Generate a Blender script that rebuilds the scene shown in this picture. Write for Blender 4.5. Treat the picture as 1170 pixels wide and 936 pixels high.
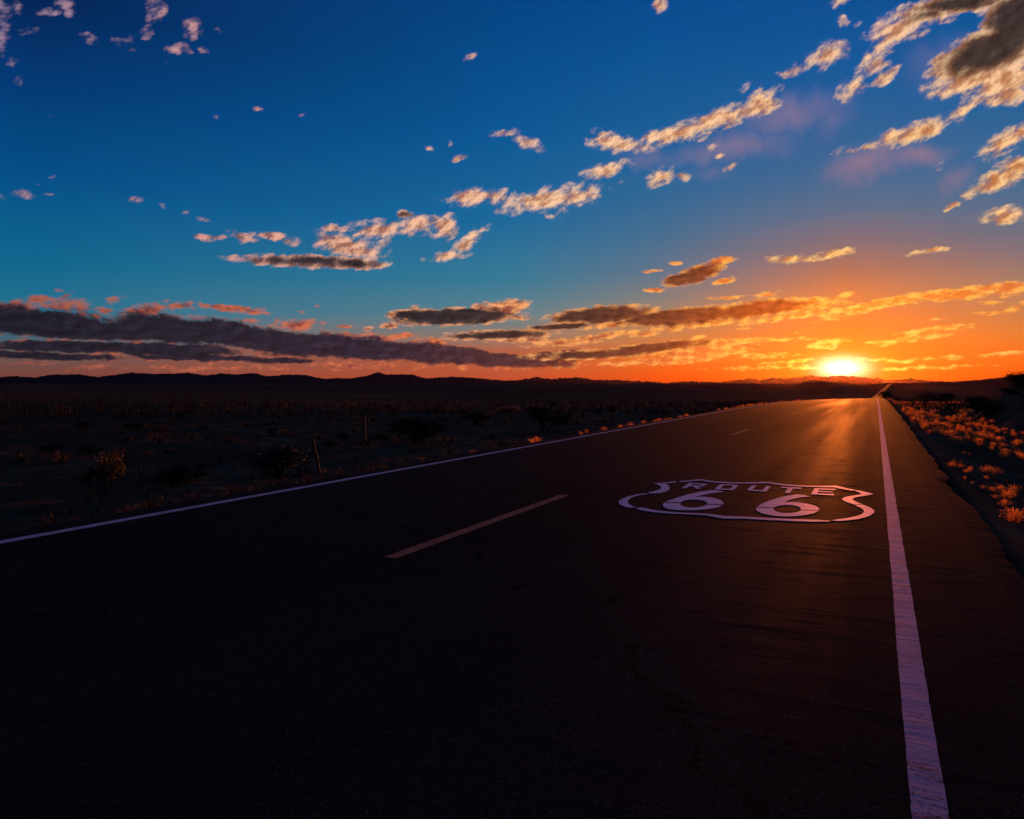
import bpy, bmesh, math, random
import numpy as np
from mathutils import Vector, Matrix, noise as mnoise

for o in list(bpy.data.objects):
    bpy.data.objects.remove(o)
scene = bpy.context.scene
C = scene.collection
R = math.radians
RNG = random.Random(66)

# ------------------------------------------------------------------ camera
SUN_AZ, SUN_EL = -2.174, 1.076        # degrees, azimuth clockwise from +Y (the road's direction)
cam_d = bpy.data.cameras.new('camera')
cam = bpy.data.objects.new('camera', cam_d)
C.objects.link(cam)
cam.location = (0, 0, 1.25)
cam.rotation_euler = (R(90 - 2.0214), 0, R(26.0636))
cam_d.sensor_width = 36
cam_d.lens = 26.1538
cam_d.clip_start = 0.05
cam_d.clip_end = 90000
scene.camera = cam
scene.view_settings.view_transform = 'Standard'
scene.view_settings.look = 'None'
scene.view_settings.exposure = 0
scene.view_settings.gamma = 1
scene.view_settings.use_curve_mapping = False
scene.cycles.max_bounces = 6
scene.cycles.transparent_max_bounces = 6
scene.cycles.sample_clamp_indirect = 3
scene.cycles.use_denoising = True

# ------------------------------------------------------------------ sun
sun_dir = Vector((math.sin(R(SUN_AZ)) * math.cos(R(SUN_EL)), math.cos(R(SUN_AZ)) * math.cos(R(SUN_EL)), math.sin(R(SUN_EL))))
sl = bpy.data.lights.new('sun', 'SUN')
sl.energy = 5.0
sl.angle = R(0.53)
sl.color = (1.0, 0.19, 0.025)
so = bpy.data.objects.new('sun', sl)
C.objects.link(so)
so.rotation_euler = sun_dir.to_track_quat('Z', 'Y').to_euler()
so.location = sun_dir * 200

# ------------------------------------------------------------------ sky
def lin(c):
    r = []
    for v in c[:3]:
        v = v / 255.0
        r.append(v / 12.92 if v <= 0.04045 else ((v + 0.055) / 1.055) ** 2.4)
    return (r[0], r[1], r[2], 1.0)

class Graph:
    def __init__(self, tree):
        self.t = tree; self.n = tree.nodes; self.l = tree.links
    def put(self, sock, v):
        if isinstance(v, bpy.types.NodeSocket): self.l.new(v, sock)
        elif v is not None: sock.default_value = v
    def m(self, op, a, b=None, c=None, clamp=False):
        nd = self.n.new('ShaderNodeMath'); nd.operation = op; nd.use_clamp = clamp
        for i, v in enumerate((a, b, c)):
            if v is not None: self.put(nd.inputs[i], v)
        return nd.outputs[0]
    def step(self, v, lo, hi, a=0.0, b=1.0, smooth=True):
        nd = self.n.new('ShaderNodeMapRange')
        nd.interpolation_type = 'SMOOTHSTEP' if smooth else 'LINEAR'
        self.put(nd.inputs[0], v)
        for i, q in enumerate((lo, hi, a, b)): self.put(nd.inputs[i + 1], q)
        return nd.outputs[0]
    def xyz(self, x, y, z=0.0):
        nd = self.n.new('ShaderNodeCombineXYZ')
        for i, v in enumerate((x, y, z)): self.put(nd.inputs[i], v)
        return nd.outputs[0]
    def vm(self, op, a, b):
        nd = self.n.new('ShaderNodeVectorMath'); nd.operation = op
        self.put(nd.inputs[0], a)
        if op == 'SCALE': self.put(nd.inputs[3], b)
        else: self.put(nd.inputs[1], b)
        return nd.outputs[0]
    def noise(self, vec, scale, detail=4, rough=0.55, dist=0.0, color=False, lac=2.0):
        nd = self.n.new('ShaderNodeTexNoise'); nd.noise_dimensions = '3D'
        self.put(nd.inputs['Vector'], vec)
        nd.inputs['Scale'].default_value = scale; nd.inputs['Detail'].default_value = detail
        nd.inputs['Roughness'].default_value = rough; nd.inputs['Distortion'].default_value = dist
        nd.inputs['Lacunarity'].default_value = lac
        return nd.outputs['Color' if color else 'Fac']
    def ramp(self, fac, stops):
        nd = self.n.new('ShaderNodeValToRGB'); self.put(nd.inputs[0], fac)
        stops = sorted(stops); el = nd.color_ramp.elements
        el[0].position, el[0].color = stops[0]
        el[1].position, el[1].color = stops[-1]
        for p, c in stops[1:-1]:
            e = el.new(p); e.color = c
        return nd.outputs[0]
    def mix(self, fac, a, b, mode='MIX', clamp=True):
        nd = self.n.new('ShaderNodeMix'); nd.data_type = 'RGBA'; nd.blend_type = mode; nd.clamp_factor = clamp
        self.put(nd.inputs[0], fac); self.put(nd.inputs[6], a); self.put(nd.inputs[7], b)
        return nd.outputs[2]

# every cloud: azimuth, elevation (degrees), half length, half height, tilt, thickness
CLOUD_HIGH = [(1.16, 22.74, 3.03, 1.37, -168.33, 1.2), (3.45, 23.36, 2.85, 1.21, -174.66, 1.4), (0.23, 21.81, 1.26, 0.88, -160.7, 0.9), (-5.72, 21.24, 1.36, 0.6, -175.53, 0.85), (-3.44, 21.83, 1.8, 1.11, -166.83, 0.9),
 (-0.5, 20.91, 1.56, 1.14, -152.75, 0.95), (-1.78, 19.54, 1.52, 0.87, -150.7, 0.95), (0.27, 19.97, 1.27, 0.56, -153.48, 0.7), (6.27, 20.47, 4.07, 1.55, -167.32, 3.2), (7.77, 21.76, 2.57, 2.19, 176.71, 3.4),
 (4.44, 23.35, 3.93, 0.66, 173.14, 2.4), (2.7, 23.13, 2.41, 0.71, -172.71, 1.7), (5.02, 18.95, 3.14, 1.33, 179.68, 1.3), (7.16, 18.54, 2.71, 1.72, 178.36, 1.5), (4.71, 17.17, 2.2, 0.66, -150.18, 0.8),
 (5.76, 17.8, 1.65, 0.64, -169.7, 0.8), (2.42, 16.38, 3.25, 0.83, -167.37, 1.15), (0.76, 16.18, 1.87, 0.66, -176.39, 1.0), (-2.22, 15.73, 1.32, 0.45, -179.49, 0.8), (-0.74, 15.94, 0.96, 0.39, -178.41, 0.7),
 (7.05, 14.93, 2.04, 0.92, -157.13, 1.25), (8.05, 15.48, 1.35, 0.82, 176.09, 1.2), (6.81, 12.83, 2.63, 0.93, -160.22, 1.25), (7.96, 13.45, 1.8, 0.84, -179.29, 1.2), (7.23, 10.6, 2.13, 0.75, 179.23, 1.15),
 (4.33, 11.53, 0.72, 0.34, -145.53, 0.8), (3.43, 14.09, 0.63, 0.51, -138.36, 0.6), (-7.65, 19.51, 1.93, 1.17, -163.31, 1.1), (-10.49, 18.71, 3.85, 0.93, -170.27, 1.2), (-13.61, 17.97, 4.11, 0.83, -170.96, 1.2),
 (-17.93, 17.43, 3.28, 0.89, 172.12, 1.15), (-19.11, 18.25, 1.71, 0.47, 173.35, 0.8), (-11.09, 16.86, 1.1, 0.3, -170.42, 0.7), (-10.65, 16.24, 0.61, 0.3, -176.43, 0.65), (-11.66, 17.72, 1.83, 0.47, -170.58, 0.8),
 (-18.96, 15.67, 2.72, 0.74, -167.22, 1.15), (-14.8, 15.01, 1.88, 0.81, -162.74, 0.95), (-13.53, 15.13, 1.16, 0.59, 158.01, 0.7), (-9.66, 15.58, 1.17, 0.31, -154.74, 0.8), (-17.65, 14.95, 0.64, 0.25, -163.89, 0.6),
 (-28.73, 13.92, 3.6, 0.87, -175.63, 1.15), (-23.06, 13.73, 5.04, 1.19, -172.36, 1.3), (-20.54, 14.06, 2.24, 0.87, -172.38, 0.9), (-24.26, 13.11, 2.0, 0.57, -172.98, 0.8), (-23.06, 12.54, 0.93, 0.38, 169.99, 0.7),
 (-30.26, 16.59, 1.13, 0.36, -169.83, 0.85), (-26.66, 18.37, 1.86, 0.47, -172.81, 0.9), (-24.93, 17.65, 1.85, 0.6, 163.84, 0.95), (-23.93, 17.41, 0.67, 0.42, 178.94, 0.7), (-32.24, 17.26, 0.53, 0.24, -177.73, 0.55),
 (-30.72, 17.6, 0.53, 0.3, -177.95, 0.5), (-21.68, 18.44, 0.66, 0.18, 178.57, 0.5), (-36.19, 11.43, 3.38, 1.0, -173.96, 1.05), (-38.26, 10.09, 3.56, 1.21, 172.58, 1.2), (-40.03, 10.77, 1.61, 0.89, 163.79, 0.95),
 (-33.31, 11.76, 2.78, 0.94, -165.16, 1.2), (-31.2, 11.68, 1.58, 1.15, -143.42, 1.1), (-29.47, 10.62, 2.64, 0.65, -142.89, 1.1), (-30.94, 9.58, 2.4, 0.51, -173.36, 1.0), (-36.98, 9.25, 2.21, 0.57, -168.34, 1.0),
 (-35.68, 10.43, 1.44, 0.57, -144.79, 0.85), (-41.3, 8.97, 6.48, 0.63, -178.57, 2.3), (-38.27, 8.96, 3.45, 0.57, 178.99, 2.3), (-39.65, 11.29, 1.9, 0.56, -177.05, 1.1), (-46.14, 10.43, 1.28, 0.49, 169.79, 0.95),
 (-48.12, 10.24, 1.38, 0.3, -177.79, 1.3), (-48.07, 10.0, 0.69, 0.24, 179.35, 0.8), (-43.74, 10.58, 2.06, 0.37, 179.39, 1.4), (-42.83, 10.38, 1.46, 0.5, 173.39, 0.8), (-34.29, 12.62, 0.92, 0.37, -177.82, 1.6),
 (-45.19, 10.31, 0.6, 0.3, -175.06, 0.7), (-59.05, 11.86, 0.92, 0.32, 176.83, 1.0), (-58.28, 12.65, 0.57, 0.21, -175.47, 0.7), (-57.5, 13.19, 0.39, 0.16, -170.53, 0.6), (-52.9, 12.26, 1.06, 0.34, -178.58, 0.95),
 (-51.01, 12.05, 0.55, 0.23, -178.54, 0.5), (-49.57, 11.77, 0.55, 0.24, 175.57, 0.7), (-48.28, 11.41, 0.68, 0.24, 174.77, 0.6), (-57.76, 12.08, 0.29, 0.16, -169.25, 0.5), (-60.35, 11.64, 0.46, 0.21, -170.06, 0.6),
 (-51.36, 23.93, 1.04, 0.78, -145.16, 0.95), (-48.89, 23.33, 1.0, 0.72, -151.01, 0.9), (-51.81, 22.71, 0.63, 0.47, -146.59, 0.9), (-49.97, 21.94, 1.26, 0.55, -162.31, 0.95), (-48.23, 22.2, 0.44, 0.42, 128.17, 0.7),
 (-55.21, 21.6, 0.87, 0.46, 175.03, 0.7), (-57.45, 22.64, 0.91, 0.36, -160.7, 0.7), (-56.56, 23.3, 0.87, 0.38, -174.16, 0.95), (-56.13, 22.96, 0.64, 0.4, -151.65, 0.9), (-58.76, 21.45, 0.97, 0.41, -164.51, 0.65),
 (-59.89, 22.32, 1.2, 0.82, -163.12, 0.95), (-60.01, 20.79, 1.68, 0.61, 77.54, 0.8), (-53.3, 21.95, 0.98, 0.67, -158.9, 0.6), (-59.28, 18.63, 0.6, 0.41, -147.54, 0.6), (-57.62, 16.73, 0.45, 0.3, -161.2, 0.5),
 (-47.24, 23.53, 0.47, 0.25, -168.22, 0.4), (-59.49, 19.57, 0.5, 0.31, -149.69, 0.55), (-50.75, 21.15, 0.45, 0.35, -155.67, 0.55), (-52.79, 21.44, 0.54, 0.3, -165.51, 0.5), (-44.67, 18.99, 0.54, 0.22, -172.75, 0.75),
 (-47.43, 18.19, 0.41, 0.22, -170.34, 0.55), (-41.63, 18.88, 0.37, 0.17, -173.69, 0.4), (-15.15, 26.09, 0.99, 0.63, -176.14, 0.8), (-29.18, 23.26, 0.92, 0.44, -163.95, 0.45), (-2.65, 24.88, 1.02, 0.53, -165.56, 0.5),
 (-2.46, 23.61, 0.59, 0.47, 147.31, 0.6), (-1.36, 23.33, 0.52, 0.42, 176.38, 0.55), (-8.68, 20.49, 0.69, 0.52, -168.82, 0.45), (-5.85, 8.85, 2.12, 0.43, 179.74, 1.0), (-6.8, 8.9, 0.84, 0.31, 176.36, 0.9),
 (-2.74, 9.02, 2.0, 0.42, -170.06, 1.1), (3.07, 8.76, 1.52, 0.29, -178.27, 1.0), (1.94, 8.62, 0.52, 0.17, 174.83, 0.6), (-4.22, 8.69, 0.58, 0.18, 176.12, 0.6)]
CLOUD_LOW = [(-12.26, 8.01, 3.0, 0.77, -163.79, 2.0), (-13.47, 7.67, 1.66, 0.58, -176.97, 2.0), (-10.58, 8.89, 1.6, 0.44, -170.45, 1.5), (-15.53, 8.37, 1.16, 0.26, -178.66, 0.9), (-13.73, 8.89, 0.77, 0.25, 177.8, 1.3),
 (-15.26, 7.01, 1.04, 0.26, 178.56, 1.3), (-10.19, 7.5, 1.11, 0.32, -172.07, 1.4), (-11.64, 8.43, 1.12, 0.58, -162.45, 1.2), (-30.42, 5.07, 6.14, 0.86, -177.62, 2.3), (-26.73, 5.62, 2.82, 0.93, -170.09, 1.5),
 (-33.08, 5.18, 3.04, 0.59, -179.33, 2.3), (-35.32, 4.37, 1.05, 0.39, -169.11, 1.5), (-37.01, 4.08, 0.65, 0.26, -173.93, 1.0), (-25.86, 5.02, 2.15, 0.4, 179.98, 1.0), (-28.55, 5.74, 1.34, 0.59, -164.99, 1.1),
 (-33.41, 5.64, 0.93, 0.39, -169.19, 0.8), (-27.07, 3.69, 5.78, 0.53, -177.95, 1.7), (-23.71, 4.15, 2.95, 0.33, -174.22, 1.3), (-25.39, 3.29, 4.03, 0.4, 179.96, 1.1), (-19.18, 5.18, 5.16, 0.86, -176.66, 2.2),
 (-22.37, 4.35, 3.48, 0.33, -177.3, 2.0), (-18.26, 5.3, 1.71, 0.86, -171.06, 1.6), (-13.19, 4.96, 6.62, 0.84, -176.07, 2.2), (-8.2, 5.35, 5.45, 0.82, -174.46, 1.9), (-4.87, 5.55, 3.6, 0.68, -176.92, 1.5),
 (-11.92, 4.35, 7.56, 0.39, -173.92, 0.95), (-5.8, 4.77, 5.29, 0.38, -172.22, 0.95), (-18.38, 4.45, 3.29, 0.4, -172.6, 1.1), (-19.04, 3.6, 5.29, 0.4, -172.43, 1.0), (-22.37, 3.08, 4.02, 0.4, -176.21, 1.2),
 (-16.08, 3.7, 2.6, 0.33, -176.63, 0.9), (-0.95, 5.21, 4.27, 0.48, -172.57, 1.15), (1.46, 5.63, 3.98, 0.47, -173.99, 1.3), (4.53, 5.87, 4.55, 0.51, -177.74, 1.55), (7.41, 6.02, 3.72, 0.5, -179.28, 1.5),
 (10.98, 5.97, 3.4, 0.53, -179.62, 1.5), (-0.14, 5.53, 2.15, 0.36, -171.66, 1.0), (-2.34, 4.66, 2.8, 0.31, -171.17, 0.95), (6.95, 5.6, 2.82, 0.28, -178.93, 0.8), (-15.62, 2.64, 6.89, 0.53, -174.41, 1.9),
 (-19.7, 2.2, 7.31, 0.53, -178.24, 1.6), (-11.9, 2.22, 4.42, 0.59, -176.46, 1.5), (-9.1, 3.08, 3.32, 0.32, -176.78, 1.4), (-12.03, 3.26, 1.26, 0.39, -172.68, 1.0), (-10.64, 2.46, 3.75, 0.65, -176.57, 1.1),
 (-7.56, 1.98, 3.63, 0.32, -177.51, 0.9), (-14.45, 1.71, 7.1, 0.46, -177.3, 1.0), (-3.1, 2.72, 1.93, 0.49, -172.52, 1.15), (2.03, 3.02, 3.54, 0.36, -173.69, 1.1), (3.31, 3.57, 2.84, 0.29, -174.0, 1.3),
 (0.44, 2.76, 1.61, 0.3, -179.22, 1.1), (5.07, 3.56, 1.28, 0.17, -176.35, 0.9), (8.87, 1.98, 7.22, 0.22, -176.51, 0.95), (4.11, 1.69, 3.01, 0.23, -177.52, 0.8), (3.1, 1.06, 6.67, 0.23, -178.3, 0.75),
 (-5.17, 1.63, 3.52, 0.19, -175.28, 0.8), (-7.55, 1.15, 5.44, 0.32, -178.28, 0.7), (0.46, 1.56, 2.48, 0.24, 175.86, 0.9), (-4.0, 1.12, 3.47, 0.25, -177.22, 0.7), (-10.06, 6.29, 2.1, 0.25, -178.75, 0.9),
 (-7.13, 6.44, 1.31, 0.31, -173.97, 0.9), (-8.8, 3.97, 0.86, 0.19, -178.19, 0.8), (-14.47, 3.94, 1.29, 0.2, 179.17, 0.7), (3.66, 4.25, 0.71, 0.17, 179.68, 0.8), (0.95, 4.3, 0.53, 0.12, 177.66, 0.7),
 (6.97, 4.55, 2.07, 0.22, -179.43, 0.9), (6.49, 5.19, 1.15, 0.22, 176.54, 0.8), (8.13, 4.87, 1.19, 0.39, -158.75, 0.9), (-2.08, 6.1, 1.11, 0.3, -160.85, 1.0), (-1.9, 5.55, 0.89, 0.24, -171.71, 0.9),
 (-5.2, 3.63, 0.47, 0.19, 178.22, 0.5), (-4.08, 6.99, 0.35, 0.12, 176.71, 0.5), (-5.48, 3.14, 2.35, 0.25, -178.0, 0.7)]
CLOUD_BANK = [(-58.64, 3.95, 6.19, 1.18, 179.08, 2.4), (-55.19, 3.52, 7.68, 0.88, 178.57, 2.4), (-50.92, 3.77, 4.41, 1.34, 173.06, 2.4), (-47.51, 3.62, 5.8, 1.25, 175.06, 2.4), (-43.34, 3.01, 7.34, 1.22, 173.65, 2.4),
 (-38.31, 2.69, 7.7, 1.24, 175.5, 2.4), (-33.75, 2.4, 7.26, 1.06, 176.31, 2.4), (-27.75, 1.81, 8.74, 0.74, 177.06, 2.2), (-30.43, 2.41, 4.01, 0.67, 176.2, 2.0), (-23.71, 1.88, 4.7, 0.54, 179.92, 1.6),
 (-22.37, 2.28, 4.02, 0.47, -177.15, 1.6), (-56.72, 2.43, 6.47, 0.58, -178.54, 2.2), (-50.94, 2.32, 6.64, 0.67, 178.89, 2.2), (-57.72, 1.77, 6.82, 0.4, 178.75, 1.9), (-48.69, 1.8, 6.3, 0.37, 179.67, 1.9),
 (-43.35, 1.67, 4.29, 0.38, -179.47, 1.6), (-38.33, 1.31, 3.85, 0.33, 178.25, 1.4), (-57.17, 5.04, 3.04, 0.86, 177.46, 1.15), (-55.92, 4.99, 1.72, 0.8, -176.07, 1.1), (-52.27, 4.98, 3.18, 0.7, -167.53, 1.2),
 (-50.06, 5.44, 1.47, 0.42, -168.67, 1.1), (-59.8, 4.84, 1.85, 0.67, 177.63, 1.4), (-58.37, 5.37, 1.27, 0.44, -166.54, 1.2), (-56.86, 5.68, 0.74, 0.43, -145.08, 1.0), (-57.25, 6.06, 0.59, 0.23, -175.57, 0.8),
 (-54.01, 5.61, 1.07, 0.46, -164.76, 0.7), (-54.54, 4.88, 1.04, 0.35, -176.9, 1.2), (-46.62, 5.32, 3.53, 0.37, 179.9, 1.1), (-48.07, 5.46, 1.72, 0.31, 176.93, 1.3), (-45.13, 5.19, 1.55, 0.38, 176.67, 1.0),
 (-44.23, 5.09, 1.09, 0.25, -178.21, 0.8), (-47.33, 4.31, 1.52, 0.5, -178.04, 1.1), (-44.06, 3.95, 0.61, 0.51, -174.4, 0.8), (-43.63, 4.41, 0.51, 0.42, -117.16, 0.7), (-42.09, 4.25, 2.49, 0.57, -174.56, 1.05),
 (-41.34, 4.4, 1.13, 0.51, -178.35, 0.9), (-46.04, 4.47, 2.37, 0.31, -178.34, 0.8), (-42.57, 5.45, 0.86, 0.32, -178.05, 0.5), (-41.9, 5.28, 0.75, 0.32, -178.05, 0.6), (-39.27, 3.53, 3.82, 0.52, 176.76, 1.0),
 (-36.7, 3.43, 2.59, 0.53, 174.6, 1.1), (-34.54, 3.52, 2.11, 0.4, -173.43, 1.1), (-32.09, 3.07, 1.99, 0.67, 170.37, 1.15), (-38.95, 3.6, 2.56, 0.39, -179.15, 0.9), (-38.62, 4.25, 1.02, 0.19, -179.0, 1.2),
 (-40.64, 5.76, 0.63, 0.19, -178.31, 0.6), (-31.77, 1.61, 3.33, 0.47, -179.83, 1.0), (-38.77, 1.31, 1.54, 0.46, -175.53, 1.0), (-33.1, 1.2, 1.06, 0.4, -179.79, 0.75), (-29.43, 1.07, 1.61, 0.4, -179.92, 0.8),
 (-35.73, 1.33, 2.23, 0.33, -174.7, 0.8), (-56.25, 0.93, 1.52, 0.35, -170.07, 0.75), (-54.18, 1.9, 2.09, 0.36, 176.51, 0.9), (-48.99, 1.05, 2.06, 0.37, -175.16, 0.75), (-50.96, 1.1, 1.66, 0.37, -179.42, 0.7),
 (-45.18, 1.08, 1.44, 0.38, -179.55, 0.75), (-43.36, 1.03, 1.23, 0.39, -179.58, 0.75), (-47.54, 1.56, 2.33, 0.37, -179.35, 0.85), (-44.56, 2.17, 1.82, 0.44, -179.19, 0.95), (-43.47, 2.18, 1.6, 0.51, -168.69, 0.95),
 (-58.69, 1.3, 2.86, 0.17, -179.16, 1.2), (-55.23, 1.17, 1.54, 0.23, -179.31, 0.9), (-46.96, 1.13, 5.88, 0.31, -179.56, 0.6), (-54.71, 1.06, 4.15, 0.24, -179.41, 0.55), (-25.73, 1.21, 4.04, 0.4, 179.99, 0.8),
 (-22.37, 1.48, 4.02, 0.54, -176.1, 0.85)]
CLOUD_VEIL = [(-5.98, 18.55, 5.11, 1.95, -170.15, 0.8), (-9.85, 16.65, 6.69, 1.52, -177.28, 0.8), (-1.1, 14.65, 4.32, 1.7, -177.42, 0.9), (2.35, 14.78, 3.05, 1.43, -179.07, 0.9), (-3.1, 18.21, 3.09, 2.39, -134.89, 0.5),
 (-15.84, 16.45, 3.85, 1.2, -177.68, 0.5), (-11.07, 14.98, 2.5, 1.19, 174.89, 0.4), (3.51, 20.33, 3.4, 2.58, 176.01, 0.6), (4.39, 13.16, 1.92, 1.34, -168.4, 0.6)]
# clear sky colours by elevation: toward the sun, 13 degrees off it, 24 degrees off it, 58 degrees off it, and behind the camera
SKY_SUN = [(-0.12, (234, 74, 2)), (0.8, (238, 88, 4)), (1.72, (238, 108, 14)), (2.95, (234, 124, 32)), (4.17, (222, 122, 46)), (5.99, (205, 124, 66)), (7.79, (165, 112, 86)), (9.58, (122, 108, 112)), (11.93, (80, 108, 138)),
 (14.23, (58, 104, 148)), (17.03, (38, 98, 152)), (19.74, (22, 91, 154)), (22.36, (8, 84, 153)), (24.87, (4, 78, 148))]
SKY_NEAR = [(-0.13, (224, 70, 10)), (0.85, (226, 90, 22)), (2.16, (212, 106, 44)), (3.47, (194, 124, 74)), (4.77, (166, 130, 98)), (6.38, (122, 125, 122)), (8.3, (88, 115, 138)), (10.82, (60, 110, 146)), (13.9, (38, 102, 151)),
 (18.06, (18, 93, 153)), (23.64, (3, 81, 148)), (26.25, (2, 75, 144))]
SKY_MID = [(-0.13, (194, 76, 40)), (0.87, (188, 86, 56)), (2.22, (184, 92, 60)), (3.56, (146, 120, 104)), (5.22, (92, 128, 138)), (7.86, (52, 122, 150)), (12.36, (22, 104, 156)), (18.49, (4, 86, 150)), (24.16, (2, 74, 140)),
 (26.82, (2, 68, 134))]
SKY_LEFT = [(-0.11, (118, 60, 50)), (0.74, (118, 70, 62)), (1.88, (98, 86, 84)), (2.84, (62, 98, 114)), (4.99, (34, 112, 142)), (7.78, (14, 102, 142)), (13.23, (2, 78, 136)), (18.41, (2, 58, 118)), (23.27, (4, 36, 86))]
SKY_BACK = [(0.0, (72, 56, 70)), (8.0, (70, 56, 74)), (18.0, (52, 48, 68)), (32.0, (42, 42, 78)), (60.0, (38, 42, 82))]
ZENITH = (36, 44, 100)

world = bpy.data.worlds.new("World")
scene.world = world
world.use_nodes = True
wt = world.node_tree
wt.nodes.clear()
G = Graph(wt)
tc = wt.nodes.new('ShaderNodeTexCoord')
sp = wt.nodes.new('ShaderNodeSeparateXYZ')
wt.links.new(tc.outputs['Generated'], sp.inputs[0])
vx, vy, vz = sp.outputs
AZ = G.m('MULTIPLY', G.m('ARCTAN2', vx, vy), 57.29578)
EL = G.m('MULTIPLY', G.m('ARCSINE', vz), 57.29578)
dAZ = G.m('ABSOLUTE', G.m('SUBTRACT', AZ, SUN_AZ))
ELp = G.m('MAXIMUM', EL, 0.0)

def sky_ramp(stops):
    st = [(e / 60.0, lin(c)) for e, c in stops if e >= 0]
    if st[0][0] > 0.005 or True: st = [(0.0, lin(stops[0][1]))] + [q for q in st if q[0] > 0.002]
    top = max(q[0] for q in st)
    if top < 0.95: st.append((1.0, lin(ZENITH)))
    return G.ramp(G.m('DIVIDE', ELp, 60.0), st)

base = sky_ramp(SKY_SUN)
side = G.m('MULTIPLY', dAZ, G.step(AZ, SUN_AZ - 3.0, SUN_AZ + 3.0, 1.0, 0.62))   # the glow reaches further on the right
base = G.mix(G.step(side, 0.0, 13.2, smooth=False), base, sky_ramp(SKY_NEAR))
base = G.mix(G.step(side, 13.2, 23.9, smooth=False), base, sky_ramp(SKY_MID))
base = G.mix(G.step(dAZ, 23.9, 56.0, smooth=False), base, sky_ramp(SKY_LEFT))
base = G.mix(G.step(dAZ, 62.0, 125.0), base, sky_ramp(SKY_BACK))
base = G.mix(G.step(EL, 40.0, 75.0), base, lin(ZENITH))

P = G.xyz(AZ, EL, 0.0)
ang = G.m('SQRT', G.m('ADD', G.m('MULTIPLY', dAZ, dAZ), G.m('MULTIPLY', EL, EL)))
angn = G.m('DIVIDE', ang, 64.0)

def stops_deg(L, k=64.0): return [(min(1.0, d / k), lin(c)) for d, c in L]

def cloud_layer(col, blobs, freq, stretch, warp, warp_f, amp, edge, lit, mid, dark, dark_k, relief_k, dark_at, seed, opacity=1.0, detail=8.0, rough=0.62, tilt=0.0, boost=1.0):
    ct, st = math.cos(R(tilt)), math.sin(R(tilt))
    along = G.m('ADD', G.m('MULTIPLY', AZ, ct), G.m('MULTIPLY', EL, st))
    across = G.m('SUBTRACT', G.m('MULTIPLY', EL, ct), G.m('MULTIPLY', AZ, st))
    sh = G.xyz(along, G.m('MULTIPLY', across, stretch), seed)
    w = G.vm('SCALE', G.vm('SUBTRACT', G.noise(sh, warp_f, 3.0, 0.6, color=True), (0.5, 0.5, 0.5)), warp)
    w = G.vm('MULTIPLY', w, (1.0, 1.0 / stretch, 0.0))
    Pw = G.vm('ADD', P, w)
    F = None; Fd = None
    for (a, e, rx, ry, th, am) in blobs:
        mp = wt.nodes.new('ShaderNodeMapping'); mp.vector_type = 'TEXTURE'
        wt.links.new(Pw, mp.inputs['Vector'])
        mp.inputs['Location'].default_value = (a, e, 0)
        mp.inputs['Rotation'].default_value = (0, 0, R(th))
        mp.inputs['Scale'].default_value = (rx, ry, 1)
        gr = wt.nodes.new('ShaderNodeTexGradient'); gr.gradient_type = 'SPHERICAL'
        wt.links.new(mp.outputs[0], gr.inputs[0])
        v = G.m('MULTIPLY', gr.outputs['Fac'], round(am * boost, 3))
        F = v if F is None else G.m('MAXIMUM', F, v)
        if am >= 1.6: Fd = v if Fd is None else G.m('MAXIMUM', Fd, v)
    n1 = G.noise(sh, freq, detail, rough)
    n1l = G.noise(sh, freq, 2.0, 0.5)
    n2l = G.noise(G.vm('ADD', sh, (0.40, -0.50, 0.0)), freq, 2.0, 0.5)
    n2 = G.noise(G.vm('ADD', sh, (0.10, -0.14, 0.0)), freq, detail, rough)
    gate = G.step(F, 0.0, 0.30)
    D = G.m('ADD', F, G.m('MULTIPLY', G.m('MULTIPLY', G.m('SUBTRACT', n1, 0.52), amp), gate))
    alpha = G.m('MULTIPLY', G.step(D, edge[0], edge[1]), opacity)
    # light comes from the low sun: a slope that thins toward it is lit, one that thickens is in shade
    relief = G.m('ADD', G.m('MULTIPLY', G.m('SUBTRACT', n1l, n2l), relief_k[0]), G.m('MULTIPLY', G.m('SUBTRACT', n1, n2), relief_k[1]))
    L = G.m('SUBTRACT', G.m('ADD', relief, 0.80), G.m('MULTIPLY', G.m('SUBTRACT', D, 0.5), dark_k))
    s1 = G.step(L, 0.05, 1.15)
    c = G.mix(s1, G.ramp(angn, stops_deg(mid)), G.ramp(angn, stops_deg(lit)))
    if Fd is not None:   # the thick clouds let no sun through
        dk = G.m('SUBTRACT', G.m('ADD', Fd, G.m('MULTIPLY', G.m('SUBTRACT', n1, 0.5), dark_at[2])), G.m('MULTIPLY', relief, 0.45))
        dc = G.vm('SCALE', G.ramp(angn, stops_deg(dark)), G.m('ADD', G.m('MULTIPLY', relief, 0.55), 1.0))
        c = G.mix(G.step(dk, dark_at[0], dark_at[1], 0.0, 0.97), c, dc)
    return G.mix(alpha, col, c), alpha

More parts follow.
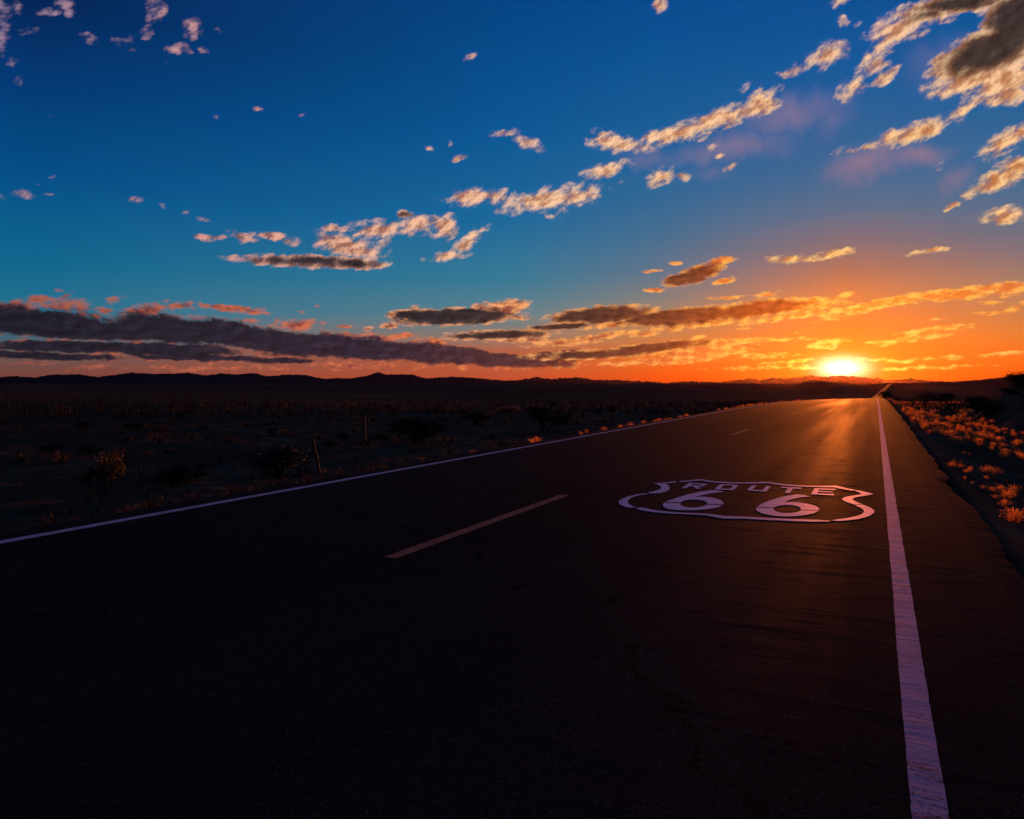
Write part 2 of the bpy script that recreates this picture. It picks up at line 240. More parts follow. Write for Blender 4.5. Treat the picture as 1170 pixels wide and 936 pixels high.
# soft falling veils below the clouds
veil_lit = [(0, (255, 150, 40)), (10, (176, 122, 120)), (20, (142, 122, 150)), (30, (120, 112, 152)), (45, (112, 90, 110)), (64, (80, 80, 120))]
sky, _ = cloud_layer(base, CLOUD_VEIL, 0.5, 0.55, 1.6, 0.4, 0.55, (0.05, 0.95), veil_lit, veil_lit, veil_lit, 0.0, (0.0, 0.0), (0, 1, 0), 3.1, 0.66, 5.0, 0.58)
high_lit = [(0, (255, 236, 150)), (8, (255, 208, 126)), (16, (252, 200, 142)), (24, (250, 202, 162)), (34, (244, 188, 154)), (46, (226, 158, 140)), (56, (176, 136, 150)), (64, (140, 118, 148))]
high_mid = [(0, (220, 130, 40)), (8, (206, 122, 56)), (16, (190, 118, 70)), (24, (184, 124, 92)), (34, (164, 104, 82)), (46, (120, 88, 92)), (56, (84, 84, 120)), (64, (52, 66, 112))]
high_dark = [(0, (150, 70, 20)), (10, (110, 62, 36)), (20, (60, 50, 48)), (28, (40, 38, 42)), (40, (48, 44, 52)), (64, (30, 40, 66))]
sky, _ = cloud_layer(sky, CLOUD_HIGH, 0.95, 1.7, 1.0, 0.8, 2.9, (0.12, 1.12), high_lit, high_mid, high_dark, 0.42, (2.6, 2.8), (0.2, 2.3, 3.0), 7.7, tilt=22.0, boost=1.2, rough=0.60)
bank_lit = [(0, (255, 200, 80)), (14, (255, 160, 70)), (22, (246, 140, 76)), (34, (220, 114, 74)), (46, (190, 100, 74)), (64, (152, 88, 74))]
bank_mid = [(0, (220, 110, 30)), (14, (206, 94, 40)), (22, (176, 82, 54)), (34, (150, 76, 66)), (46, (136, 72, 64)), (64, (112, 64, 66))]
bank_dark = [(0, (170, 70, 20)), (14, (120, 54, 36)), (22, (72, 47, 51)), (34, (40, 36, 52)), (46, (28, 32, 46)), (64, (18, 26, 40))]
sky, _ = cloud_layer(sky, CLOUD_BANK, 1.2, 1.7, 0.7, 0.9, 2.4, (0.16, 0.90), bank_lit, bank_mid, bank_dark, 0.6, (2.2, 2.2), (0.06, 0.85, 1.4), 11.3)
low_lit = [(0, (255, 245, 170)), (3, (255, 212, 90)), (7, (255, 190, 82)), (13, (255, 172, 82)), (20, (252, 168, 96)), (28, (246, 168, 118)), (40, (236, 150, 110)), (64, (200, 120, 90))]
low_mid = [(0, (255, 180, 40)), (3, (250, 150, 36)), (7, (238, 132, 48)), (13, (214, 108, 54)), (20, (176, 88, 56)), (28, (140, 82, 66)), (40, (110, 70, 66)), (64, (80, 60, 60))]
low_dark = [(0, (230, 110, 16)), (3, (212, 98, 20)), (7, (172, 80, 32)), (13, (112, 60, 38)), (20, (68, 48, 44)), (28, (46, 42, 46)), (40, (38, 38, 46)), (64, (30, 34, 44))]
sky, _ = cloud_layer(sky, CLOUD_LOW, 1.2, 2.0, 0.7, 0.9, 2.4, (0.16, 0.92), low_lit, low_mid, low_dark, 0.6, (2.2, 2.2), (0.25, 1.35, 1.8), 19.9, boost=1.22)

# the sun itself, spread wide by the thin cloud in front of it, and its glow in the air
sdx = G.m('DIVIDE', G.m('SUBTRACT', AZ, SUN_AZ), 1.25)
sdy = G.m('DIVIDE', G.m('SUBTRACT', EL, SUN_EL), 0.60)
r2 = G.m('ADD', G.m('MULTIPLY', sdx, sdx), G.m('MULTIPLY', sdy, sdy))
core = G.m('EXPONENT', G.m('MULTIPLY', r2, -1.0))
halo = G.m('EXPONENT', G.m('MULTIPLY', G.m('SQRT', r2), -0.95))
wide = G.m('EXPONENT', G.m('DIVIDE', ang, -4.5))
def tint(v, c): return G.vm('SCALE', c, v)
sky = G.vm('ADD', sky, tint(core, (3.0, 2.2, 1.5)))
sky = G.vm('ADD', sky, tint(halo, (1.1, 0.37, 0.0)))
sky = G.vm('ADD', sky, tint(wide, (0.10, 0.02, 0.0)))

ns = wt.nodes.new('ShaderNodeTexSky')
ns.sky_type = 'NISHITA'
ns.sun_disc = False
ns.sun_elevation = R(SUN_EL)
ns.sun_rotation = R(SUN_AZ)
bg1 = wt.nodes.new('ShaderNodeBackground'); wt.links.new(sky, bg1.inputs[0]); bg1.inputs[1].default_value = 1.0
bg2 = wt.nodes.new('ShaderNodeBackground'); wt.links.new(ns.outputs[0], bg2.inputs[0]); bg2.inputs[1].default_value = 0.0006
ad = wt.nodes.new('ShaderNodeAddShader')
wt.links.new(bg1.outputs[0], ad.inputs[0]); wt.links.new(bg2.outputs[0], ad.inputs[1])
wo = wt.nodes.new('ShaderNodeOutputWorld')
wt.links.new(ad.outputs[0], wo.inputs['Surface'])
world.cycles.sampling_method = 'MANUAL'
world.cycles.sample_map_resolution = 1024

# ------------------------------------------------------------------ helpers
def tag(o, label=None, cat=None, group=None, kind=None):
    if label: o['label'] = label
    if cat: o['category'] = cat
    if group: o['group'] = group
    if kind: o['kind'] = kind
    return o

def link(name, me, mat=None, parent=None):
    o = bpy.data.objects.new(name, me)
    C.objects.link(o)
    if mat is not None and me is not None and not me.materials: me.materials.append(mat)
    if parent is not None: o.parent = parent
    return o

def pydata(name, v, f, smooth=False):
    me = bpy.data.meshes.new(name)
    me.from_pydata(v, [], f)
    me.update()
    if smooth: me.polygons.foreach_set('use_smooth', [True] * len(me.polygons))
    return me

def empty(name, loc=(0, 0, 0)):
    o = bpy.data.objects.new(name, None)
    o.empty_display_size = 0.3
    o.location = loc
    C.objects.link(o)
    return o

def sstep(t, a, b):
    t = np.clip((np.asarray(t, float) - a) / (b - a), 0, 1)
    return t * t * (3 - 2 * t)

def new_mat(name):
    m = bpy.data.materials.new(name); m.use_nodes = True
    nt = m.node_tree; nt.nodes.clear()
    g = Graph(nt)
    out = nt.nodes.new('ShaderNodeOutputMaterial')
    bs = nt.nodes.new('ShaderNodeBsdfPrincipled')
    nt.links.new(bs.outputs[0], out.inputs[0])
    co = nt.nodes.new('ShaderNodeTexCoord')
    return m, g, bs, out, co

def bump(g, height, dist, strength=1.0, normal=None):
    b = g.n.new('ShaderNodeBump'); b.inputs['Strength'].default_value = strength; b.inputs['Distance'].default_value = dist
    g.put(b.inputs['Height'], height)
    if normal is not None: g.put(b.inputs['Normal'], normal)
    return b.outputs[0]

# ------------------------------------------------------------------ materials
def asphalt_height(g, pos):
    """transverse ripples left by the paver, and coarse stone"""
    rip = g.noise(g.vm('MULTIPLY', pos, (1.3, 8.0, 1.0)), 1.0, 6.0, 0.66)
    return rip

def mat_asphalt():
    m, g, bs, out, co = new_mat('asphalt')
    p = co.outputs['Object']
    big = g.noise(g.vm('MULTIPLY', p, (0.9, 0.12, 1.0)), 1.0, 5.0, 0.6)
    fine = g.noise(p, 140.0, 3.0, 0.6)
    rip = asphalt_height(g, p)
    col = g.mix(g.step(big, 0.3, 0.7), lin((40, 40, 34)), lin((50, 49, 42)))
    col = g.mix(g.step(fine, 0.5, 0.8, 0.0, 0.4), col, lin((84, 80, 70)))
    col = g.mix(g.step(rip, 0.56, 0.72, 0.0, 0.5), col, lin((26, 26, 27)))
    st = g.n.new('ShaderNodeTexVoronoi'); g.put(st.inputs['Vector'], p); st.inputs['Scale'].default_value = 150.0
    cell = g.n.new('ShaderNodeSeparateColor'); g.l.new(st.outputs['Color'], cell.inputs[0])
    col = g.mix(g.step(cell.outputs[0], 0.90, 0.99, 0.0, 0.30), col, lin((140, 136, 128)))
    col = g.mix(g.step(cell.outputs[1], 0.80, 0.98, 0.0, 0.7), col, lin((20, 20, 20)))
    cr = g.n.new('ShaderNodeTexVoronoi'); cr.feature = 'DISTANCE_TO_EDGE'; cr.inputs['Scale'].default_value = 0.30
    g.put(cr.inputs['Vector'], g.vm('ADD', p, g.vm('SCALE', g.noise(p, 1.6, 5.0, 0.65, color=True), 0.9)))
    crack = g.step(cr.outputs['Distance'], 0.0, 0.006, 1.0, 0.0)
    col = g.mix(g.m('MULTIPLY', crack, 0.85), col, lin((10, 10, 10)))
    patch = g.noise(p, 0.45, 3.0, 0.5)
    col = g.mix(g.step(patch, 0.56, 0.62, 0.0, 0.35), col, lin((30, 30, 31)))
    g.put(bs.inputs['Base Color'], col)
    trk = g.noise(g.vm('MULTIPLY', p, (1.1, 0.03, 1.0)), 1.0, 4.0, 0.55)
    rough = g.m('ADD', g.step(trk, 0.35, 0.68, 0.88, 0.70), g.step(rip, 0.5, 0.75, 0.0, 0.25))
    g.put(bs.inputs['Roughness'], rough)
    bs.inputs['Specular IOR Level'].default_value = 0.0019
    n = bump(g, rip, 0.0018, 0.5)
    n = bump(g, g.noise(p, 60.0, 4.0, 0.7), 0.0005, 0.5, n)
    g.put(bs.inputs['Normal'], n)
    return m

def mat_paint(name, c, wear=0.55, rough=0.7, spec=0.03, rip_k=0.0022):
    m, g, bs, out, co = new_mat(name)
    p = co.outputs['Object']
    rip = asphalt_height(g, p)
    w1 = g.noise(p, 55.0, 5.0, 0.7)
    w2 = g.noise(g.vm('MULTIPLY', p, (2.0, 9.0, 1.0)), 1.0, 4.0, 0.6)
    wearm = g.m('MULTIPLY', g.step(g.m('ADD', g.m('MULTIPLY', w1, 0.6), g.m('MULTIPLY', w2, 0.5)), wear, wear + 0.10), 0.85)
    dirt = g.noise(p, 7.0, 5.0, 0.6)
    col = g.mix(g.step(dirt, 0.35, 0.75, 0.0, 0.5), lin(c), lin(tuple(int(v * 0.74) for v in c)))
    col = g.mix(wearm, col, lin((60, 58, 57)))
    g.put(bs.inputs['Base Color'], col)
    bs.inputs['Roughness'].default_value = rough
    bs.inputs['Specular IOR Level'].default_value = spec
    n = bump(g, rip, rip_k, 0.5)
    n = bump(g, g.noise(p, 45.0, 4.0, 0.65), 0.0005, 0.5, n)
    g.put(bs.inputs['Normal'], n)
    return m

def mat_ground():
    m, g, bs, out, co = new_mat('desert_gravel')
    p = co.outputs['Object']
    a = g.noise(p, 0.35, 6.0, 0.6)
    b = g.noise(p, 22.0, 5.0, 0.7)
    far = g.noise(p, 0.012, 5.0, 0.6)
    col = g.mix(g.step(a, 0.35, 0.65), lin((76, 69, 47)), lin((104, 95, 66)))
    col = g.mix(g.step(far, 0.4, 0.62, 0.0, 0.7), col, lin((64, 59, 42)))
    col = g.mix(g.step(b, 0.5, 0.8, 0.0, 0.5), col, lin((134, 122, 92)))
    g.put(bs.inputs['Base Color'], col)
    bs.inputs['Roughness'].default_value = 1.0
    bs.inputs['Specular IOR Level'].default_value = 0.0
    n = bump(g, g.noise(p, 9.0, 6.0, 0.7), 0.012, 0.5)
    g.put(bs.inputs['Normal'], n)
    return m

def mat_rock(name, c1, c2, sc):
    m, g, bs, out, co = new_mat(name)
    p = co.outputs['Object']
    a = g.noise(p, sc, 8.0, 0.65)
    g.put(bs.inputs['Base Color'], g.mix(g.step(a, 0.35, 0.65), lin(c1), lin(c2)))
    bs.inputs['Roughness'].default_value = 1.0
    bs.inputs['Specular IOR Level'].default_value = 0.0
    return m

def mat_leaf(name, c1, c2, trans, sc=6.0):
    """thin leaves and blades: half the light passes through"""
    m, g, bs, out, co = new_mat(name)
    oi = g.n.new('ShaderNodeObjectInfo')
    a = g.noise(co.outputs['Object'], sc, 3.0, 0.6)
    f = g.m('ADD', g.m('MULTIPLY', a, 0.7), g.m('MULTIPLY', oi.outputs['Random'], 0.4))
    col = g.mix(g.step(f, 0.3, 0.75), lin(c1), lin(c2))
    g.put(bs.inputs['Base Color'], col)
    bs.inputs['Roughness'].default_value = 0.75
    bs.inputs['Specular IOR Level'].default_value = 0.15
    tr = g.n.new('ShaderNodeBsdfTranslucent'); g.put(tr.inputs[0], col)
    mx = g.n.new('ShaderNodeMixShader'); mx.inputs[0].default_value = trans
    g.l.new(bs.outputs[0], mx.inputs[1]); g.l.new(tr.outputs[0], mx.inputs[2])
    g.l.new(mx.outputs[0], out.inputs[0])
    return m

def mat_wood():
    m, g, bs, out, co = new_mat('weathered_wood')
    a = g.noise(g.vm('MULTIPLY', co.outputs['Object'], (30.0, 30.0, 3.0)), 1.0, 5.0, 0.6)
    g.put(bs.inputs['Base Color'], g.mix(g.step(a, 0.3, 0.7), lin((24, 20, 18)), lin((46, 40, 35))))
    bs.inputs['Roughness'].default_value = 0.9
    g.put(bs.inputs['Normal'], bump(g, a, 0.006, 0.8))
    return m

def mat_metal():
    m, g, bs, out, co = new_mat('weathered_steel')
    a = g.noise(co.outputs['Object'], 20.0, 5.0, 0.6)
    g.put(bs.inputs['Base Color'], g.mix(g.step(a, 0.4, 0.6), lin((70, 66, 62)), lin((96, 74, 58))))
    bs.inputs['Metallic'].default_value = 0.6
    bs.inputs['Roughness'].default_value = 0.65
    return m

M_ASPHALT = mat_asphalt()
M_WHITE = mat_paint('white_road_paint', (206, 204, 206), 0.68)
M_SHIELD = mat_paint('white_shield_paint', (250, 242, 248), 0.61, 0.6, 0.08)
M_WORN = mat_paint('worn_white_road_paint', (204, 192, 202), 0.57, 0.7, 0.02, 0.004)
M_YELLOW = mat_paint('faded_yellow_paint', (192, 132, 90), 0.58, 0.7, 0.012)
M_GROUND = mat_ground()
M_MOUNT = mat_rock('dark_desert_rock', (52, 48, 48), (70, 64, 62), 0.004)
M_SLOPE = mat_rock('brown_desert_slope', (48, 42, 40), (72, 62, 56), 0.02)
M_STRAW = mat_leaf('dry_straw', (206, 142, 66), (238, 182, 96), 0.66)
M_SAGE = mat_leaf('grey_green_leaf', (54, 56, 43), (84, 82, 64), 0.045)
M_CREO = mat_leaf('dark_olive_leaf', (30, 34, 22), (50, 54, 34), 0.025)
M_STEM = mat_rock('grey_twig', (44, 38, 34), (66, 58, 50), 8.0)
M_STONE = mat_rock('gravel_stone', (72, 68, 62), (120, 112, 102), 30.0)
M_WOOD = mat_wood()
M_METAL = mat_metal()

# ------------------------------------------------------------------ terrain
def hermite(xs, ys, x):
    xs = np.array(xs, float); ys = np.array(ys, float)
    d = np.gradient(ys, xs)
    x = np.clip(np.asarray(x, float), xs[0], xs[-1])
    i = np.clip(np.searchsorted(xs, x) - 1, 0, len(xs) - 2)
    h = xs[i + 1] - xs[i]; t = (x - xs[i]) / h
    return ((1 + 2 * t) * (1 - t) ** 2 * ys[i] + t * (1 - t) ** 2 * h * d[i] + t * t * (3 - 2 * t) * ys[i + 1] + t * t * (t - 1) * h * d[i + 1])

def road_z(y):
    """flat past the camera, over a crest, down into a dip and up again far off"""
    return hermite([-4000, -300, 0, 10, 18, 25, 50, 80, 114, 150, 200, 300, 450, 700, 950, 1300, 2000, 4000, 9000, 40000],
                   [0, 0, 0, 0, 0, 0, -.06, -.31, -.80, -1.62, -3.3, -6.6, -9.0, -11.6, -12.0, -9.5, -4.0, 1, 3, 3], y)

def road_x(y):
    y = np.asarray(y, float)
    q = np.clip(y - 150, 0, 1200)
    return 1.0e-5 * q * q + np.clip(y - 1350, 0, 1e9) * (2 * 1.0e-5 * 1200)

def road_x1(y):
    q = min(max(y - 150, 0), 1200)
    return 1.0e-5 * q * q + max(y - 1350, 0) * (2 * 1.0e-5 * 1200)

def bank_slope(y):
    return 0.035 * sstep(y, 35, 110) * (1 - sstep(y, 220, 420))

RX0, RX1 = -6.58, 0.87
def fbm(x, y, s, o=4):
    return mnoise.fractal(Vector((x * s, y * s, 3.7)), 1.0, 2.0, o, noise_basis='PERLIN_ORIGINAL')

def ground_z(x, y):
    """height of the desert (arrays); under the road it lies 0.2 m below the surface"""
    x = np.asarray(x, float); y = np.asarray(y, float)
    u = x - road_x(y)
    zr = road_z(y) * (1 - sstep(np.abs(u), 250, 2500)) + bank_slope(y) * np.clip(u, -7.5, 1.5)
    dr = u - RX1; dl = RX0 - u
    right = np.interp(dr, [0, .1, .5, 1.4, 2.4, 4, 8, 30, 200], [-.05, -.09, -.16, -.42, -.55, -.5, -.5, -.7, -1.0])
    left = np.interp(dl, [0, .1, .6, 1.6, 3, 6, 14, 60, 300], [-.05, -.09, -.16, -.38, -.62, -.85, -.95, -1.1, -1.2])
    z = np.where(dr > 0, right, np.where(dl > 0, left, -0.2))
    # earth bank on the right
    ends = sstep(y, 6, 16) * (1 - sstep(y, 43, 48.5))
    toe = 3.3 + 0.5 * np.sin(y * 0.21) + 0.25 * np.sin(y * 0.63 + 1.0)
    hb = 1.62 * sstep(dr, toe, toe + 2.3) * (1 - sstep(dr, toe + 9, toe + 22)) * ends
    hb2 = 0.75 * sstep(dr, toe + 3.5, toe + 7.0) * (1 - sstep(dr, toe + 12, toe + 26)) * sstep(y, 4, 10) * (1 - sstep(y, 24, 33))
    return zr + z + hb + hb2

def ground_at(x, y, z=None):
    if z is None: z = float(ground_z(x, y))
    u = x - float(road_x1(y))
    off = max(0.0, u - RX1, RX0 - u)
    k = min(1.0, max(0.0, (off - 0.25) / 1.2))
    if off > 0:
        z += k * (0.10 * fbm(x, y, 0.45) + 0.05 * fbm(x + 31, y, 1.7, 3))
        if off > 40: z += min(1.0, (off - 40) / 300) * 1.2 * fbm(x, y, 0.006)
    return z

def axis(dense0, dense1, step, grow, far):
    a = list(np.arange(dense0, dense1 + 1e-6, step))
    s = step; v = a[-1]
    while v < far:
        s *= grow; v += s; a.append(v)
    s = step; v = a[0]; neg = []
    while v > -far:
        s *= grow; v -= s; neg.append(v)
    return neg[::-1] + a

xs = axis(-12, 8, 0.25, 1.075, 32000)
xs = sorted([v for v in xs if min(abs(v - RX0), abs(v - RX1), abs(v - RX0 + .1), abs(v - RX1 - .1)) > 0.07] + [RX0, RX1, RX0 - .1, RX1 + .1])
ys = [v for v in axis(0, 50, 0.32, 1.05, 32000) if v > -400] 
def build_ground():
    verts = []; faces = []
    nx = len(xs)
    for y in ys:
        cx = float(road_x(y))
        row_x = np.array([x + (cx if abs(x) < 300 else 0.0) * (1.0 if abs(x) < 60 else max(0.0, 1 - (abs(x) - 60) / 240)) for x in xs])
        row_z = ground_z(row_x, np.full(len(row_x), y))
        for x, z in zip(row_x.tolist(), row_z.tolist()):
            verts.append((x, y, ground_at(x, y, z)))
    for j in range(len(ys) - 1):
        for i in range(nx - 1):
            a = j * nx + i
            faces.append((a, a + 1, a + nx + 1, a + nx))
    me = pydata('ground', verts, faces, True)
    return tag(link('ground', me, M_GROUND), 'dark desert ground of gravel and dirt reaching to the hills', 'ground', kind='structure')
build_ground()

def road_surface(u, y):
    return float(road_z(y)) + float(bank_slope(y)) * u

def build_road():
    yl = [v for v in axis(0, 30, 0.08, 1.02, 3200) if -40 < v < 3000]
    ul = [RX0, RX0 + .15, -5, -3.2, -1.5, 0, RX1 - .15, RX1]
    verts = []; faces = []
    n = len(ul) + 2
    for y in yl:
        cx = float(road_x(y))
        jl = 0.06 * fbm(3.0, y, 0.8) + 0.012 * fbm(8.0, y, 9.0, 5); jr = 0.06 * fbm(13.0, y, 0.8) + 0.012 * fbm(18.0, y, 9.0, 5)
        row = []
        for k, u in enumerate(ul):
            uu = u + (jl if k == 0 else jr if k == len(ul) - 1 else 0)
            row.append((cx + uu, y, road_surface(uu, y) - (0.012 if k in (0, len(ul) - 1) else 0)))
        row = [(row[0][0] - 0.05, y, row[0][2] - 0.16)] + row + [(row[-1][0] + 0.05, y, row[-1][2] - 0.16)]
        verts += row
    for j in range(len(yl) - 1):
        for i in range(n - 1):
            a = j * n + i
            faces.append((a, a + 1, a + n + 1, a + n))
    me = pydata('road', verts, faces, False)
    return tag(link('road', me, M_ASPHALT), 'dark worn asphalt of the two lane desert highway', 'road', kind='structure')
build_road()

# ------------------------------------------------------------------ mountains
RIDGE_LEFT = [(-72.19, 0.28), (-66.89, 0.458), (-63.23, 0.375), (-60.58, 0.388), (-59.65, 0.449), (-58.71, 0.368), (-57.84, 0.543), (-56.25, 0.582), (-55.14, 0.412), (-54.2, 0.564), (-53.14, 0.719), (-51.79, 0.637), (-50.41, 0.674),
 (-49.56, 0.74), (-48.6, 0.559), (-47.26, 0.69), (-46.26, 0.632), (-45.18, 0.731), (-44.28, 0.511), (-42.75, 0.645), (-41.5, 0.616), (-40.25, 0.326), (-39.29, 0.393), (-38.33, 0.362), (-37.36, 0.495), (-36.19, 0.828),
 (-35.67, 0.663), (-33.76, 0.667), (-32.57, 0.368), (-30.77, 0.503), (-28.42, 0.37), (-26.74, 0.202), (-25.05, 0.236), (-22.36, 0.034), (-21.23, 0.436), (-20.22, 0.268), (-18.36, 0.033), (-15.73, -0.132),
 (-11.88, -0.261), (-8.14, -0.384)]
RIDGE_BACK = [(-30.43, -0.134), (-27.75, 0.067), (-25.73, 0.236), (-24.92, 0.336), (-24.18, 0.471), (-23.17, 0.303), (-22.03, 0.403), (-21.03, 0.469), (-19.69, 0.234), (-17.84, 0.253), (-16.91, 0.199), (-15.41, 0.099), (-14.11, 0.0),
 (-13.41, 0.131), (-12.39, 0.144), (-10.62, 0.097), (-9.25, 0.226), (-8.27, 0.365), (-7.66, 0.255), (-6.94, 0.369), (-5.75, 0.379), (-4.81, 0.47), (-4.22, 0.575), (-3.64, 0.467), (-2.96, 0.464), (-2.17, 0.541),
 (-0.88, 0.426), (-0.22, 0.333), (0.16, 0.362), (0.59, 0.241), (1.13, 0.269), (1.55, 0.239), (2.13, 0.338), (2.6, 0.236), (3.22, 0.176), (5.13, 0.086), (8.46, 0.055), (13.99, 0.103)]
HILL_NEAR = [(-5.56, -0.378), (-5.15, -0.157), (-4.68, 0.094), (-4.16, 0.25), (-3.76, 0.23), (-3.12, 0.124), (-2.44, 0.123), (-1.82, 0.031), (-1.15, -0.061), (-0.32, -0.212), (0.76, -0.361)]
SLOPE_RIGHT = [(-0.87, -0.366), (0.06, -0.181), (0.6, -0.048), (1.55, 0.03), (3.12, 0.071), (4.63, 0.116), (6.1, 0.228), (6.68, 0.311), (7.43, 0.393), (7.99, 0.502), (8.54, 0.609), (9.79, 0.927), (12.35, 1.159), (15.88, 0.901),
 (21.02, 0.367)]
def ridge_mesh(name, table, dist, depth, mat, rough, seed, step=0.06, label='', cat='mountains', rows=22):
    az = np.array([q[0] for q in table]); el = np.array([q[1] for q in table])
    a = np.arange(az[0], az[-1], step)
    e = np.interp(a, az, el)
    verts = []; faces = []
    base = -6.0
    for k, (aa, ee) in enumerate(zip(a, e)):
        ee = ee + rough * (0.3 * fbm(aa * 3.0, seed, 1.0, 3) + 0.3 * fbm(aa * 9.0, seed + 5, 1.0, 3))
        crest = 1.25 + math.tan(R(max(ee, -0.9))) * dist
        for j in range(rows):
            t = j / (rows - 1)
            d = dist - depth + 2 * depth * t
            s = 1 - abs(2 * t - 1)
            prof = s ** 1.35 if t <= 0.5 else s ** 0.9
            x, y = math.sin(R(aa)) * d, math.cos(R(aa)) * d
            rn = mnoise.ridged_multi_fractal(Vector((x, y, seed * 100.0)) * (2.4 / depth), 0.9, 2.1, 5, 1.0, 2.0) - 1.0
            amp = 4 * s * (1 - s)
            z = base + (crest - base) * max(0.0, min(0.985 if 2 * j != rows - 1 else 1.0, prof + 0.16 * amp * rn))
            if abs(t - 0.5) < 0.5 / (rows - 1) + 1e-6: z = crest
            verts.append((x, y, z))
    for k in range(len(a) - 1):
        for j in range(rows - 1):
            q = k * rows + j
            faces.append((q, q + 1, q + rows + 1, q + rows))
    me = pydata(name, verts, faces, True)
    return tag(link(name, me, mat), label, cat, kind='structure')
ridge_mesh('mountains', RIDGE_BACK, 21000, 5200, M_MOUNT, 0.16, 5.0, step=0.035, label='far jagged mountain range below the setting sun')
ridge_mesh('mountains', RIDGE_LEFT, 13000, 4200, M_MOUNT, 0.10, 2.0, label='long dark mountain range along the left horizon with one pointed peak')
ridge_mesh('hills', HILL_NEAR, 2600, 480, M_SLOPE, 0.08, 9.0, label='small round hill in front of the setting sun', cat='hill', step=0.04)
ridge_mesh('hills', SLOPE_RIGHT, 2600, 700, M_SLOPE, 0.06, 13.0, label='long dark slope rising to the right beyond the road', cat='hill')

# ------------------------------------------------------------------ air
HZ = (-32000, 32000, -500, 32000, -40, 900)
hv = [(x, y, z) for x in HZ[:2] for y in HZ[2:4] for z in HZ[4:]]
haze = link('haze', pydata('haze', hv, [(0, 1, 3, 2), (4, 6, 7, 5), (0, 4, 5, 1), (2, 3, 7, 6), (0, 2, 6, 4), (1, 5, 7, 3)]))
hm = bpy.data.materials.new('desert_haze'); hm.use_nodes = True
hm.node_tree.nodes.clear()
ho = hm.node_tree.nodes.new('ShaderNodeOutputMaterial'); hp = hm.node_tree.nodes.new('ShaderNodeVolumePrincipled')
hp.inputs['Color'].default_value = (1.0, 0.60, 0.36, 1)
hp.inputs['Density'].default_value = 9e-7
hp.inputs['Anisotropy'].default_value = 0.9
hm.node_tree.links.new(hp.outputs[0], ho.inputs['Volume'])
haze.data.materials.append(hm)
tag(haze, 'thin desert haze glowing around the setting sun', 'haze', kind='stuff')

# ------------------------------------------------------------------ painted markings
def strip_mesh(name, u0, u1, y0, y1, step, seed):
    yl = [y0]
    while yl[-1] < y1 - 1e-6:
        d = abs(yl[-1])
        yl.append(min(y1, yl[-1] + (0.05 if d < 14 else 0.15 if d < 30 else 0.6 if d < 90 else 2.0)))
    n = len(yl)
    verts = []; faces = []
    for k, y in enumerate(yl):
        cx = float(road_x(y))
        a = u0 + 0.003 * fbm(seed, y, 2.5, 3) + 0.004 * max(0.0, fbm(seed, y, 16.0, 3)); b = u1 + 0.003 * fbm(seed + 9, y, 2.5, 3) - 0.004 * max(0.0, fbm(seed + 9, y, 16.0, 3))
        for u in (a, b):
            verts.append((cx + u, y, road_surface(u, y) + 0.0015))
        for u in (a, b):
            verts.append((cx + u, y, road_surface(u, y) - 0.002))
    for k in range(n - 1):
        q = k * 4
        faces += [(q, q + 1, q + 5, q + 4), (q + 2, q, q + 4, q + 6), (q + 1, q + 3, q + 7, q + 5)]
    faces += [(2, 3, 1, 0), (q + 4, q + 5, q + 7, q + 6)]
    return pydata(name, verts, faces)
tag(link('edge_line', strip_mesh('edge_line', 0.109, 0.209, -12, 330, 0.25, 1.0), M_WORN), 'long white edge line on the near right side running toward the sun', 'road line')
tag(link('edge_line', strip_mesh('edge_line', -6.225, -6.115, -12, 330, 0.25, 40.0), M_WHITE), 'thin white edge line along the far left side of the road', 'road line')
DASH = ['near yellow centre dash, closest to the camera', 'second short yellow centre dash, beyond the painted shield', 'third yellow centre dash, faint in the sun glare', 'fourth yellow centre dash just before the road crest', 'fifth yellow centre dash at the road crest']
for k in range(5):
    y0 = 4.37 + 14.0 * k
    tag(link('centre_dash', strip_mesh('centre_dash', -3.165, -3.06, y0, y0 + (3.33 if k == 0 else 2.9), 0.2, 70.0 + k), M_YELLOW), DASH[k], 'road line', 'yellow dashes along the centre of the road')

